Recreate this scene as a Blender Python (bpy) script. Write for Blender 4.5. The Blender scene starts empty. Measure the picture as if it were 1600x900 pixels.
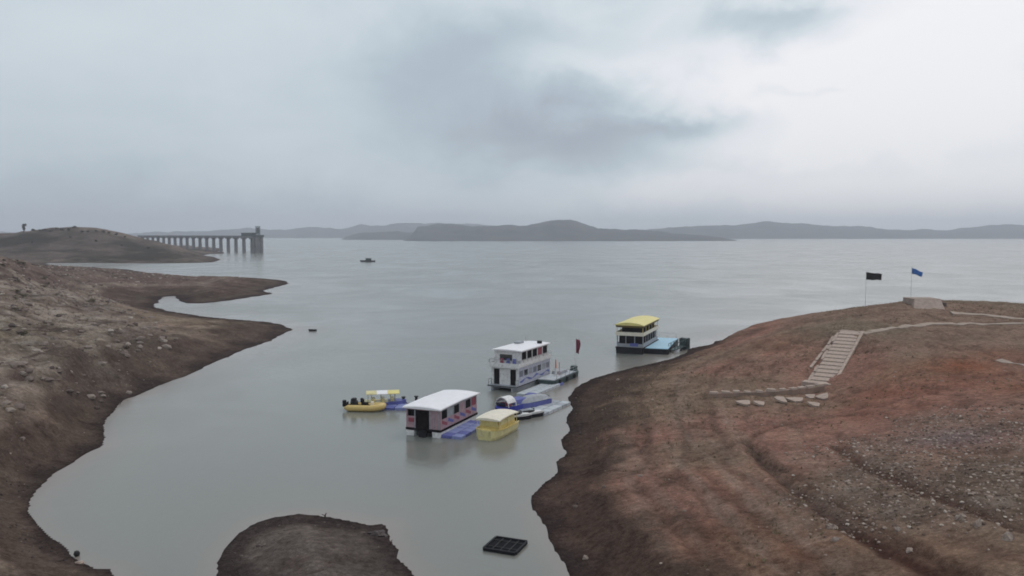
import bpy, math, random
import numpy as np
from mathutils import Vector, Matrix

# ------------------------------------------------------------------ scene, camera, sky, sun
S = bpy.context.scene
COL = S.collection
F = 1256.0; CH = 20.0; HOR = 366.0
PITCH = math.atan((450 - HOR) / F)
cam_d = bpy.data.cameras.new("camera"); cam = bpy.data.objects.new("camera", cam_d); COL.objects.link(cam)
cam.location = (0, 0, CH); cam.rotation_euler = (math.pi/2 - PITCH, 0, 0)
cam_d.sensor_width = 36; cam_d.lens = 36*F/1600; cam_d.clip_start = 0.3; cam_d.clip_end = 40000
S.camera = cam
S.view_settings.view_transform = 'Standard'; S.view_settings.look = 'None'
S.view_settings.exposure = 0.0; S.view_settings.gamma = 1.0
S.render.engine = 'CYCLES'
S.cycles.pixel_filter_type = 'BLACKMAN_HARRIS'; S.cycles.filter_width = 1.8
S.cycles.max_bounces = 6; S.cycles.volume_bounces = 1
S.cycles.use_denoising = True

SUN_EL, SUN_AZ = math.radians(58), math.radians(35)      # azimuth from +Y towards +X
def lin(r, g, b):
    f = lambda c: (c/255/12.92) if c/255 <= .04045 else ((c/255+.055)/1.055)**2.4
    return (f(r), f(g), f(b), 1)

class NT:
    def __init__(s, tree): s.t = tree; s.n = tree.nodes; s.l = tree.links
    def node(s, typ, **k):
        n = s.n.new(typ)
        for a, v in k.items(): setattr(n, a, v)
        return n
    def link(s, a, b): s.l.new(a, b)
    def put(s, inp, v):
        if hasattr(v, 'is_output') or isinstance(v, bpy.types.NodeSocket): s.l.new(v, inp)
        else: inp.default_value = v
    def m(s, op, a, b=0.0, c=None, clamp=False):
        n = s.node('ShaderNodeMath', operation=op); n.use_clamp = clamp
        s.put(n.inputs[0], a); s.put(n.inputs[1], b)
        if c is not None: s.put(n.inputs[2], c)
        return n.outputs[0]
    def noise(s, vec, scale, detail=4, rough=.5, dist=0.0):
        n = s.node('ShaderNodeTexNoise'); s.put(n.inputs['Vector'], vec)
        n.inputs['Scale'].default_value = scale; n.inputs['Detail'].default_value = detail
        n.inputs['Roughness'].default_value = rough; n.inputs['Distortion'].default_value = dist
        return n.outputs['Fac']
    def ramp(s, fac, stops):
        n = s.node('ShaderNodeValToRGB'); s.put(n.inputs[0], fac); r = n.color_ramp
        while len(r.elements) < len(stops): r.elements.new(0.5)
        for e, (p, c) in zip(r.elements, stops): e.position = p; e.color = c
        return n.outputs[0]
    def mix(s, fac, a, b, typ='MIX'):
        n = s.node('ShaderNodeMix', data_type='RGBA', blend_type=typ)
        s.put(n.inputs['Factor'], fac); s.put(n.inputs['A'], a); s.put(n.inputs['B'], b)
        return n.outputs['Result']

# sky: the physical sky seen through a broken overcast of grey and white cloud
W = bpy.data.worlds.new("World"); S.world = W; W.use_nodes = True
w = NT(W.node_tree); w.n.clear()
out = w.node('ShaderNodeOutputWorld'); bg = w.node('ShaderNodeBackground'); bg.inputs['Strength'].default_value = 0.1
w.link(bg.outputs[0], out.inputs[0])
sky = w.node('ShaderNodeTexSky', sky_type='NISHITA'); sky.sun_disc = False
sky.sun_elevation = SUN_EL; sky.sun_rotation = SUN_AZ; sky.altitude = 300; sky.dust_density = 3
tc = w.node('ShaderNodeTexCoord'); sp = w.node('ShaderNodeSeparateXYZ'); w.link(tc.outputs['Generated'], sp.inputs[0])
dx, dy, dz = sp.outputs
az = w.m('ARCTAN2', dx, dy); el = w.m('ARCSINE', dz)
ele = w.m('MAXIMUM', el, 0.0)
# cloud-layer coordinate: flattened towards the horizon as a real layer is
inv = w.m('DIVIDE', 1.0, w.m('ADD', w.m('MAXIMUM', dz, 0.0), 0.16))
cv = w.node('ShaderNodeCombineXYZ'); w.put(cv.inputs[0], w.m('MULTIPLY', dx, inv)); w.put(cv.inputs[1], w.m('MULTIPLY', dy, inv)); w.put(cv.inputs[2], w.m('MULTIPLY', dz, 2.0))
n1 = w.noise(cv.outputs[0], 1.1, 6, .52, .15); n2 = w.noise(cv.outputs[0], 2.6, 5, .5)
va = w.node('ShaderNodeVectorMath', operation='MULTIPLY'); w.link(tc.outputs['Generated'], va.inputs[0]); va.inputs[1].default_value = (1.0, 1.0, 1.5)
n3 = w.noise(va.outputs[0], 4.2, 6, .55); n4 = w.noise(va.outputs[0], 10.0, 6, .6, .3); n5 = w.noise(va.outputs[0], 6.5, 7, .6, .4)
U = w.m('MULTIPLY', az, F); V = w.m('MULTIPLY', w.m('TANGENT', w.m('MINIMUM', el, 1.3)), F)
U = w.m('ADD', U, w.m('ADD', w.m('MULTIPLY', w.m('SUBTRACT', n3, .5), 260.0), w.m('MULTIPLY', w.m('SUBTRACT', n4, .5), 130.0)))
V = w.m('ADD', V, w.m('ADD', w.m('MULTIPLY', w.m('SUBTRACT', n5, .5), 120.0), w.m('MULTIPLY', w.m('SUBTRACT', n4, .5), 80.0)))
L = w.m('ADD', 0.63, w.m('ADD', w.m('MULTIPLY', w.m('SUBTRACT', n2, .5), 0.08), w.m('MULTIPLY', w.m('MULTIPLY', w.m('SUBTRACT', n5, .5), 0.62), w.m('ADD', .45, w.m('MULTIPLY', w.m('SINE', az), .9)))))
# slow brightening towards the right of view (the sun's side), darker low down on the left and centre
L = w.m('ADD', L, w.m('MULTIPLY', w.m('SINE', az), 0.14))
def cloud(px, py, sx, sy, a):
    global L
    u0 = math.atan((px-800)/F)*F; v0 = (HOR-py)*math.cos(math.atan((px-800)/F))
    e = w.m('ADD', w.m('POWER', w.m('ABSOLUTE', w.m('DIVIDE', w.m('SUBTRACT', U, u0), sx)), 2.0),
                   w.m('POWER', w.m('ABSOLUTE', w.m('DIVIDE', w.m('SUBTRACT', V, v0), sy)), 2.0))
    L = w.m('ADD', L, w.m('MULTIPLY', w.m('EXPONENT', w.m('MULTIPLY', e, -1.0)), a))
cloud(880, 160, 310, 110, -.12)
cloud(870, 214, 210, 50, -.30)
cloud(1150, 260, 260, 40, .16)
cloud(950, 320, 300, 26, .06)
cloud(60, 40, 260, 90, .08)
cloud(700, 90, 90, 70, -.16)
cloud(820, 60, 110, 40, -.08)
cloud(960, 258, 160, 28, -.17)
cloud(1080, 200, 110, 20, -.26)
cloud(1210, 45, 95, 30, -.36)
cloud(1310, 128, 65, 12, -.24)
cloud(1280, 262, 160, 22, -.14)
cloud(930, 105, 120, 28, .16)
cloud(1420, 75, 270, 120, .40)
cloud(1130, 110, 110, 60, .12)
cloud(1330, 190, 320, 60, .24)
cloud(1450, 315, 360, 60, .32)
cloud(200, 340, 420, 60, -.14)
cloud(700, 345, 420, 50, -.09)
cloud(1050, 300, 130, 26, .08)
cloud(500, 30, 300, 60, .03)
cl = w.ramp(L, [(0.0, lin(128,139,157)), (.22, lin(156,164,178)), (.48, lin(186,201,211)), (.66, lin(215,225,231)), (.84, lin(240,242,247)), (1.0, lin(252,252,254))])
cs = w.node('ShaderNodeVectorMath', operation='SCALE'); w.link(cl, cs.inputs[0]); cs.inputs['Scale'].default_value = 10.0
w.link(w.mix(0.95, sky.outputs[0], cs.outputs[0]), bg.inputs['Color'])

sun_d = bpy.data.lights.new("sun", 'SUN'); sun = bpy.data.objects.new("sun", sun_d); COL.objects.link(sun)
sun_d.energy = 0.7; sun_d.angle = math.radians(25); sun_d.color = (1, .96, .9)
sun.rotation_euler = Vector((math.sin(SUN_AZ)*math.cos(SUN_EL), math.cos(SUN_AZ)*math.cos(SUN_EL), math.sin(SUN_EL))).to_track_quat('Z', 'Y').to_euler()

# ------------------------------------------------------------------ helpers
cp, spn = math.cos(PITCH), math.sin(PITCH)
def ray(px, py):
    u, v = (px-800)/F, (450-py)/F
    return Vector((u, cp + v*spn, -spn + v*cp))
def P(px, py, z=0.0):                        # the place on level z that a surveyed sight line meets
    d = ray(px, py); t = (z-CH)/d.z
    return Vector((d.x*t, d.y*t, z))
def PD(px, py, D):                           # the place at distance D along it
    d = ray(px, py); t = D/d.y
    return Vector((d.x*t, D, CH + d.z*t))

def tag(o, label=None, cat=None, group=None, kind=None):
    if label: o['label'] = label
    if cat: o['category'] = cat
    if group: o['group'] = group
    if kind: o['kind'] = kind
    return o
def empty(name, loc, rz, label, cat, group=None):
    o = bpy.data.objects.new(name, None); COL.objects.link(o)
    o.location = loc; o.rotation_euler = (0, 0, rz); o.empty_display_size = .3
    return tag(o, label, cat, group)

_rt = np.random.RandomState(7).rand(512, 512)
def vnoise(x, y):
    xi = np.floor(x).astype(int); yi = np.floor(y).astype(int); fx = x-xi; fy = y-yi
    fx = fx*fx*(3-2*fx); fy = fy*fy*(3-2*fy)
    a = _rt[xi & 511, yi & 511]; b = _rt[(xi+1) & 511, yi & 511]; c = _rt[xi & 511, (yi+1) & 511]; d = _rt[(xi+1) & 511, (yi+1) & 511]
    return (a*(1-fx)+b*fx)*(1-fy) + (c*(1-fx)+d*fx)*fy - .5
def fbm(x, y, s, o=4, g=.5):
    r = 0; a = 1; t = 0
    for i in range(o):
        ca, sa = math.cos(i*1.3), math.sin(i*1.3)
        r = r + a*vnoise((x*ca-y*sa)/s + 17.3*i, (x*sa+y*ca)/s + 5.1*i); t += a; a *= g; s /= 2.03
    return r/t
def sstep(x, a, b):
    t = np.clip((x-a)/(b-a), 0, 1); return t*t*(3-2*t)

def mesh_np(name, verts, faces, mat, parent=None, smooth=False):
    me = bpy.data.meshes.new(name)
    verts = np.asarray(verts, dtype=np.float32); faces = np.asarray(faces, dtype=np.int32)
    k = faces.shape[1]
    me.vertices.add(len(verts)); me.vertices.foreach_set('co', verts.ravel())
    me.loops.add(faces.size); me.loops.foreach_set('vertex_index', faces.ravel())
    me.polygons.add(len(faces)); me.polygons.foreach_set('loop_start', np.arange(0, faces.size, k, dtype=np.int32))
    me.polygons.foreach_set('loop_total', np.full(len(faces), k, dtype=np.int32))
    me.update(calc_edges=True)
    me.polygons.foreach_set('use_smooth', np.full(len(faces), smooth))
    if mat: me.materials.append(mat)
    o = bpy.data.objects.new(name, me); COL.objects.link(o)
    if parent: o.parent = parent
    return o

# ------------------------------------------------------------------ materials
def principled(name):
    m = bpy.data.materials.new(name); m.use_nodes = True
    t = NT(m.node_tree); b = t.n['Principled BSDF']
    return m, t, b
def M(name, col, rough=.6, var=.25, scale=3.0, metal=0.0, bump=.0, dirt=None, spec=.4):
    m, t, b = principled(name)
    tc = t.node('ShaderNodeTexCoord')
    n = t.noise(tc.outputs['Object'], scale, 5, .6)
    c = tuple(col)+(1,) if len(col) == 3 else col
    lo = tuple(x*(1-var) for x in c[:3])+(1,); hi = tuple(min(1, x*(1+var*.6)) for x in c[:3])+(1,)
    base = t.ramp(n, [(.3, lo), (.7, hi)])
    if dirt:
        n2 = t.noise(tc.outputs['Object'], scale*2.3, 6, .65)
        f = t.ramp(n2, [(.5, (0,0,0,1)), (.72, (1,1,1,1))])
        base = t.mix(t.m('MULTIPLY', f, dirt), base, (.11,.09,.07,1))
    t.put(b.inputs['Base Color'], base)
    b.inputs['Roughness'].default_value = rough; b.inputs['Metallic'].default_value = metal
    b.inputs['Specular IOR Level'].default_value = spec
    if bump:
        bp = t.node('ShaderNodeBump'); bp.inputs['Strength'].default_value = 1; bp.inputs['Distance'].default_value = bump
        t.put(bp.inputs['Height'], n); t.link(bp.outputs[0], b.inputs['Normal'])
    return m

# water: turbid reservoir water
m_water, t, b = principled('water')
geo = t.node('ShaderNodeNewGeometry')
mp = t.node('ShaderNodeMapping'); t.link(geo.outputs['Position'], mp.inputs[0]); mp.inputs['Scale'].default_value = (1, .8, 1); mp.inputs['Rotation'].default_value = (0, 0, .5)
big = t.noise(mp.outputs[0], .012, 4, .55)
t.put(b.inputs['Base Color'], t.ramp(big, [(.3, (.168,.172,.154,1)), (.7, (.198,.200,.178,1))]))
ats = t.node('ShaderNodeAttribute', attribute_name='silt')
big_c = b.inputs['Base Color'].links[0].from_socket
t.put(b.inputs['Base Color'], t.mix(ats.outputs['Fac'], big_c, (.270,.215,.190,1)))
wr = t.noise(mp.outputs[0], .03, 5, .6, .6)
t.put(b.inputs['Roughness'], t.ramp(wr, [(.35, (.15,)*3+(1,)), (.65, (.27,)*3+(1,))]))
b.inputs['IOR'].default_value = 1.33; b.inputs['Specular IOR Level'].default_value = .78
r1 = t.noise(mp.outputs[0], 1.6, 3, .6); r2 = t.noise(mp.outputs[0], .35, 3, .5)
h = t.m('ADD', t.m('MULTIPLY', r1, .016), t.m('MULTIPLY', r2, .04))
bp = t.node('ShaderNodeBump'); bp.inputs['Strength'].default_value = 1; bp.inputs['Distance'].default_value = 1.0
t.put(bp.inputs['Height'], h); t.link(bp.outputs[0], b.inputs['Normal'])

# soil: colour attribute carries the kinds of ground, wet carries the damp margin
m_soil, t, b = principled('soil')
at = t.node('ShaderNodeAttribute', attribute_name='soil'); aw = t.node('ShaderNodeAttribute', attribute_name='wet')
geo = t.node('ShaderNodeNewGeometry'); pos = geo.outputs['Position']
f1 = t.noise(pos, 2.6, 6, .7); f2 = t.noise(pos, .23, 6, .62, .4); f3 = t.noise(pos, 9.0, 4, .7); f4 = t.noise(pos, 24.0, 3, .7); f5 = t.noise(pos, .9, 6, .7, .8)
c = t.mix(1.0, at.outputs['Color'], t.ramp(f1, [(.28, (.60,.58,.56,1)), (.5, (.98,.98,.98,1)), (.74, (1.42,1.42,1.42,1))]), 'MULTIPLY')
c = t.mix(1.0, c, t.ramp(f2, [(.3, (.74,.73,.73,1)), (.5, (1,1,1,1)), (.7, (1.2,1.22,1.2,1))]), 'MULTIPLY')
c = t.mix(1.0, c, t.ramp(f3, [(.3, (.74,.74,.74,1)), (.52, (1,1,1,1)), (.72, (1.3,1.28,1.25,1))]), 'MULTIPLY')
c = t.mix(1.0, c, t.ramp(f4, [(.35, (.80,.79,.78,1)), (.6, (1.03,1.03,1.03,1)), (.75, (1.5,1.5,1.5,1))]), 'MULTIPLY')
c = t.mix(1.0, c, t.ramp(f5, [(.32, (.66,.63,.61,1)), (.5, (1,1,1,1)), (.72, (1.18,1.16,1.14,1))]), 'MULTIPLY')
t.put(b.inputs['Base Color'], c)
t.put(b.inputs['Roughness'], t.m('SUBTRACT', 1.0, t.m('MULTIPLY', aw.outputs['Fac'], .30)))
b.inputs['Specular IOR Level'].default_value = 0.0
bp = t.node('ShaderNodeBump'); bp.inputs['Strength'].default_value = .8; bp.inputs['Distance'].default_value = .34
t.put(bp.inputs['Height'], t.m('ADD', f1, t.m('MULTIPLY', f3, .35))); t.link(bp.outputs[0], b.inputs['Normal'])

# ------------------------------------------------------------------ terrain
def px_poly(pts): return [tuple(P(a, b_)[:2]) for a, b_ in pts]
right_shore = px_poly([(890,900),(872,870),(860,848),(850,822),(838,805),(826,795),(822,783),(826,770),(842,757),(862,744),(868,736),(866,722),(878,712),(880,697),(876,688),(887,674),(881,660),(882,648),(890,635),(893,618),(905,605),(915,598),(935,590),(960,581),(985,573),(1020,566),(1050,560),(1075,546)])
right = right_shore + [(36,146),(44,158),(60,170),(90,182),(140,190),(260,200),(262,-40),(5,-40),(4,25)]
leftA = px_poly([(178,900),(150,888),(122,872),(110,855),(78,835),(55,808),(47,786),(57,765),(78,742),(105,724),(130,708),(155,698),(168,684),(165,668),(175,650),(186,630),(210,618),(245,604),(280,592),(330,570),(375,550),(415,534),(440,523),(453,516),(440,508),(420,503),(380,499),(330,496),(290,490),(262,484),(243,477),(252,471),(256,464),(273,463),(277,470),(290,474),(320,474),(355,470),(395,464),(425,459),(413,455),(428,450),(453,443),(442,438),(410,435),(370,433),(330,434),(280,430),(240,428),(200,421),(150,418),(80,414)]) + \
        px_poly([(78,411),(140,411),(200,411.5),(270,411.5),(330,410),(345,406),(335,401.5),(318,399),(330,397),(348,396.5),(352,394.5),(340,393)]) + \
        [(-360,1000),(-470,1200),(-1100,1250),(-1100,-40),(-20,-40),(-20,30)]
bank = px_poly([(328,915),(336,880),(345,862),(365,838),(395,820),(430,809),(465,804),(505,807),(540,813),(575,821),(598,820),(605,826),(610,845),(622,858),(622,872),(640,885),(652,900)]) + [(-4.5,40),(-3,25),(-14,18),(-19,30)]
def dens(poly, m=3):                        # Catmull-Rom
    P_ = np.array(poly); n = len(P_); o = []
    for i in range(n):
        p0, p1, p2, p3 = P_[i-1], P_[i], P_[(i+1) % n], P_[(i+2) % n]
        for k in range(m):
            s = k/m; a = .5*((2*p1)+(p2-p0)*s+(2*p0-5*p1+4*p2-p3)*s*s+(3*p1-p0-3*p2+p3)*s**3)
            b_ = p1*(1-s)+p2*s; o.append(a*.6+b_*.4)
    return np.array(o)
def sdist(x, y, poly):
    A = poly; B = np.roll(poly, -1, 0); d = np.full(x.shape, 1e18); ins = np.zeros(x.shape, bool)
    for (ax, ay), (bx, by) in zip(A, B):
        ex, ey = bx-ax, by-ay; q = ex*ex+ey*ey+1e-12
        t_ = np.clip(((x-ax)*ex+(y-ay)*ey)/q, 0, 1)
        d = np.minimum(d, (x-ax-t_*ex)**2+(y-ay-t_*ey)**2)
        c_ = (ay > y) != (by > y)
        if ey != 0: ins ^= c_ & (x < ex*(y-ay)/ey+ax)
    return np.where(ins, 1, -1)*np.sqrt(d)
POLYS = [dens(right), dens(leftA), dens(bank)]
# surveyed heights: picture sight line + height above the water
H = [P(*q) for q in [
 (940,700,.9),(900,640,.7),(930,850,1.0),(900,790,.7),(1000,640,1.6),(1000,760,1.7),(1000,880,1.8),(1100,700,2.2),(1100,820,2.5),(1100,895,2.6),
 (1050,600,2.0),(1110,612,2.5),(1200,606,2.9),(1285,602,3.1),(1285,625,2.7),(1200,630,2.4),(1230,700,2.9),(1250,800,3.4),(1250,890,3.5),
 (1150,570,3.4),(1220,560,4.3),(1270,545,5.4),(1310,522,7.2),(1347,521,7.4),(1330,560,5.2),(1380,600,4.5),(1400,680,4.4),(1450,640,5.0),(1550,590,6.0),(1600,640,6.2),
 (1400,760,4.6),(1550,720,5.8),(1600,800,6.2),(1500,850,5.6),(1600,895,6.4),(1400,895,4.7),(1400,560,6.3),(1500,545,6.9),(1600,540,7.1),
 (1420,508,7.5),(1510,502,7.6),(1600,506,7.6),(1420,494,8.1),(1485,493,8.1),(1600,500,7.8),(1300,505,7.2),(1220,525,5.6),(1200,520,5.2),(1120,540,3.2)]]
H += [PD(*q) for q in [(1075,545,139),(1100,526,137),(1150,516,136),(1200,503,135),(1250,494,134),(1300,486,133),(1360,478.5,132),(1400,473,131),(1430,470,130),(1475,471,130),(1510,473,130),(1560,474.5,130),(1600,478,130)]]
H += [Vector(q) for q in [(60,165,.8),(90,176,.8),(140,185,1),(45,155,.8),(75,150,4),(110,150,4.5),(160,130,8),(160,60,8),(250,120,8),(250,0,8),(80,0,7),(40,-30,5),(40,10,5.5),(20,10,3),(15,-30,2)]]
for q in right_shore[::2]: H.append(Vector((q[0], q[1], 0.02)))
H += [P(*q) for q in [  # left land
 (20,890,1.6),(90,880,.8),(20,780,1.8),(100,700,1.3),(20,700,2.6),(100,640,2.6),(20,600,5.0),(150,600,3.2),(200,580,3.0),(300,545,2.4),(400,520,1.0),(340,510,1.6),
 (60,560,5.6),(150,540,4.8),(250,520,3.4),(20,520,7.0),(100,500,5.9),(180,495,4.4),(240,490,2.2),(20,470,8.6),(80,460,6.6),(140,465,4.6),(200,470,2.6),
 (0,440,10.6),(40,440,8.6),(100,445,5.0),(170,450,3.2),(240,452,1.6),(300,455,2.5),(350,450,2.4),(400,446,1.3),(0,412,13.6),(40,425,9.6)]]
H += [PD(*q) for q in [(-60,388,215),(0,401,225),(30,409,240),(60,414,270),(90,417,330),(160,421,360),(240,429,338),(310,434,318),(380,434.5,320),(430,439,326),
 (0,371,690),(-60,372,690),(-150,370,690),(20,365.5,700),(60,359.5,705),(100,357.5,705),(140,359,705),(160,361,708),(190,366.5,712),(210,371.5,716),(235,378,720),(260,384,724),(300,390,735),(325,394.5,745),
 (0,395,600),(60,398,590),(100,385,655),(200,396,640),(280,402,640),(-200,395,590),(-200,380,640)]]
H += [Vector(q) for q in [(-420,880,6),(-520,900,10),(-700,900,10),(-600,1100,6),(-450,1050,2),(-1000,1000,12),(-1000,500,20),(-600,500,12),(-420,400,7),(-600,250,15),(-250,330,4),(-200,260,6),(-200,200,15),
  (-180,150,16),(-120,100,13),(-100,40,10),(-50,30,5),(-40,-30,5),(-200,0,14),(-1000,0,20),(-900,1200,5)]]
for q in leftA[:62:2]: H.append(Vector((q[0], q[1], 0.02)))
H += [P(*q) for q in [(470,830,.45),(430,860,.6),(520,870,.7),(560,850,.6),(600,890,.4),(480,895,.7),(380,890,.35)]] + [Vector((-10,35,.6))]
HA = np.array([tuple(v) for v in H])
def uv_(x, y): return np.arctan2(x, y+60)*1.0, np.log(np.hypot(x, y+60)+5)*.75
hu, hv = uv_(HA[:,0], HA[:,1])
def kern(d2): return np.sqrt(d2+.012**2)
K = kern((hu[:,None]-hu)**2+(hv[:,None]-hv)**2)
K = K - np.eye(len(K))*.0008
hm = HA[:,2].mean(); coef = np.linalg.solve(K, HA[:,2]-hm)
def tps(x, y):
    u, v = uv_(x, y); z = np.full(x.shape, hm)
    for a, b_, c_ in zip(hu, hv, coef): z = z + c_*kern((u-a)**2+(v-b_)**2)
    return z

def polyline_dist(x, y, pts):
    d = np.full(x.shape, 1e18)
    for (ax, ay), (bx, by) in zip(pts[:-1], pts[1:]):
        ex, ey = bx-ax, by-ay; q = ex*ex+ey*ey+1e-12
        t_ = np.clip(((x-ax)*ex+(y-ay)*ey)/q, 0, 1); d = np.minimum(d, (x-ax-t_*ex)**2+(y-ay-t_*ey)**2)
    return np.sqrt(d)
def line(pts): return [tuple(P(*q)[:2]) for q in pts]
ruts = [  # (centre line, half width, depth)
 (line([(1165,690,2.6),(1200,730,2.9),(1250,775,3.3),(1300,815,3.7),(1360,850,4.3),(1430,885,4.8),(1500,920,5.4)]), .50, .30),
 (line([(1185,715,2.8),(1240,745,3.1),(1310,800,3.7),(1370,835,4.3),(1450,875,5.0),(1530,915,5.6)]), .28, .20),
 (line([(1310,700,3.6),(1350,730,4.1),(1400,755,4.6),(1460,785,5.1),(1520,805,5.6),(1600,830,6.2)]), .55, .22),
 (line([(1080,720,2.2),(1140,698,2.6),(1200,670,2.8),(1260,655,2.9)]), .35, .16),
 (line([(990,760,1.6),(1030,800,2.0),(1080,860,2.4),(1120,910,2.6)]), .4, .12),
 (line([(1050,740,2.0),(1120,800,2.6),(1200,870,3.2),(1250,910,3.5)]), .4, .10),
 (line([(1090,735,2.2),(1160,790,2.8),(1250,860,3.4),(1310,910,3.8)]), .4, .10),
]
red_t = [tuple(P(*q)[:2])+(r, a) for *q, r, a in [(1530,585,6.0,7,1.0),(1450,600,5.2,8,.8),(1600,570,6.5,7,.9),(1380,630,4.5,7,.5),(1580,610,6,5,.7)]]
red_t += [tuple(P(*q)[:2])+(r, a) for *q, r, a in [(1100,760,2.4,5,.3),(1130,850,2.7,6,.35),(1250,870,3.4,4,.45),(1500,870,5.6,4,.5),(1220,540,5.0,5,.45)]]
grv_t = [tuple(P(*q)[:2])+(r, a) for *q, r, a in [(1450,700,4.8,7,1.0),(1400,740,4.6,5,1.0),(1330,780,4.0,3.5,.9),(1550,680,5.8,7,.8),(1400,800,4.6,4,.9),(1550,780,6,5,.9),(1480,660,5,5,.8),(1550,650,6,6,.6),(1600,760,6.2,5,.8),(1500,740,5.4,5,1.0)]]
def blobs(x, y, L_):
    r = np.zeros(x.shape)
    for bx, by, br, ba in L_: r = np.maximum(r, ba*np.exp(-(((x-bx)**2+(y-by)**2)/(br*br))**1.2))
    return r
def shore_d(x, y):
    d = np.maximum.reduce([sdist(x, y, p) for p in POLYS])
    amp = np.clip(np.hypot(x, y)/90, .5, 2.2)
    return d + amp*(fbm(x, y, 9, 4)*1.3 + fbm(x+50, y, 2.2, 3)*.45)
def ground(x, y, d=None):
    if d is None: d = shore_d(x, y)
    h_ = np.maximum(tps(x, y), .05)
    scale = np.clip(np.hypot(x, y)/70, 1, 5)
    rock = (x < -20) & (y > 60)
    rk = np.where(x < -20, np.maximum(sstep(h_, 2.4, 4.6)*sstep(y, 60, 100)*(1-.5*sstep(y, 230, 330)), .35*sstep(h_, 1.2, 3)*sstep(y, 200, 240)), 0)
    n = fbm(x, y, 7, 5, .55)*.55 + fbm(x+9, y-3, 1.7, 3)*.16
    n = n*(1+.8*(scale-1)*.5) + rk*(np.abs(fbm(x, y*.7, 6, 5, .6))*3.4-.6+np.abs(fbm(x+4, y, 2.2, 3, .6))*.9) + np.where(y > 400, fbm(x, y, 34, 5, .6)*6.0+np.abs(fbm(x, y, 15, 3))*2, 0)
    w_ = sstep(d, 0, 5*scale)
    z = .045*np.clip(d, 0, 3) + (h_ + n)*w_
    # old water lines: low terraces that follow the falling shore
    z = z + sstep(d, .5, 4)*(1-sstep(h_, 3.5, 6.5))*.06*np.sin(d*1.35+5.5*fbm(x, y, 16, 4))*(.4+2*np.abs(fbm(x+7, y, 11, 3)))*np.clip(scale, 1, 2)
    lf = (x < -20)*sstep(d, 1, 3)*(1-sstep(d, 28, 45)); ph = d/3.1+1.6*fbm(x, y, 25, 3); fr_ = ph-np.floor(ph)
    z = z + np.where(y > 45, lf*.22*(sstep(fr_, 0, .25)-fr_), 0)
    for pts, hw, dep in ruts:
        q = polyline_dist(x, y, pts) + fbm(x, y, 1.5, 2)*.35
        z = z - dep*np.exp(-(q/hw)**2) + dep*.4*np.exp(-((q-1.9*hw)/(.7*hw))**2)
    cr = np.exp(-(fbm(x+5, y*.8, 7, 4)/.022)**2)*np.where(x > -20, .13, .2)*sstep(d, 1.5, 4)*np.clip(scale, 1, 2); z = z - cr
    z = np.where(d > 0, np.maximum(z, .012*np.minimum(d, 4)), np.maximum(.22*d, -3))
    return z, h_, d

# rectilinear grid, finest near the view point
ys = [-40.0]
while ys[-1] < 1240:
    y_ = ys[-1]; ys.append(y_ + (1.2 if y_ < 26 else max(.24, y_*.0062)))
def side(lim):
    v = [0.0]
    while v[-1] < lim: a = abs(v[-1]); v.append(v[-1] + (.30 if a < 30 else .30+(a-30)*.0105))
    return v
xs = [-a for a in side(1060)[::-1]] + side(255)[1:]
xs = np.array(xs); ys = np.array(ys)
X, Y = np.meshgrid(xs, ys); nx, ny = len(xs), len(ys)
sh = X.shape; x = X.ravel(); y = Y.ravel()
d_ = shore_d(x, y)
keep = d_ > -9
z = np.full(x.shape, -3.0)
hraw = np.zeros(x.shape)
zz, hh, _ = ground(x[keep], y[keep], d_[keep]); z[keep] = zz; hraw[keep] = hh
Z = z.reshape(sh)
# colours of the ground (albedo)
xk, yk, dk, hk = x, y, d_, hraw
scl = np.clip(np.hypot(x, y)/80, 1, 6)
def C(*c): return np.array(c)[None, :]
left = (x < -20) & ~((x > -22) & (y < 56))
col = np.where(left[:, None], C(.285,.21,.17), C(.315,.172,.134))
nA = fbm(x, y, 22, 5)[:, None]; nB = fbm(x+80, y+30, 6, 4)[:, None]; nC = fbm(x-30, y+70, 1.3, 3)[:, None]
def blend(m_, c_):
    global col
    m_ = np.clip(m_, 0, 1).reshape(-1, 1); col = col*(1-m_)+c_*m_
blend(sstep(nA, .0, .22)*.7, C(.23,.175,.125))                                             # olive, dry grass
rk = np.where(x < -20, sstep(hraw, 2.6, 5.0)*sstep(y, 55, 95)*(1-.5*sstep(y, 250, 350)), 0)
pale_t = [tuple(P(*q)[:2])+(r, a) for *q, r, a in [(30,545,7.5,16,1),(110,540,6.2,13,1),(60,590,5.4,9,.8),(190,530,4.6,10,.9),(240,515,3.8,10,.8),(120,500,7.2,12,.9),(-80,560,8,18,1),(180,495,6,8,.7),(40,500,9,8,.5)]]
pm = blobs(x, y, pale_t)
blend(rk*.8, C(.215,.162,.138)); blend(rk*pm*.8, C(.37,.30,.255)); blend(rk*sstep(nB[:,0], .02, .18)*(.35+.6*pm), C(.46,.385,.33))
ov_ = P(5, 460, 12); blend(np.exp(-((x-ov_.x)**2+(y-ov_.y)**2)/300)*.7, C(.17,.145,.095)); blend(rk*sstep(-nB[:,0], .0, .14)*.85, C(.10,.075,.066)); blend(rk*sstep(nC[:,0], .06, .2)*.5, C(.40,.35,.31)); blend(rk*sstep(-nC[:,0], .06, .2)*.6, C(.09,.07,.06))
blend(sstep(y, 380, 450)*(x < -150), C(.125,.098,.086)); nD = fbm(x+11, y, 45, 5, .6); blend(sstep(y, 380, 450)*sstep(nD, .0, .10)*.85, C(.035,.032,.024)); blend(sstep(y, 380, 450)*sstep(-nD, .04, .16)*.6, C(.23,.18,.15)); nE = fbm(x, y, 14, 4, .6); blend(sstep(y, 380, 450)*sstep(nE, .05, .15)*.6, C(.05,.042,.03))
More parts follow.
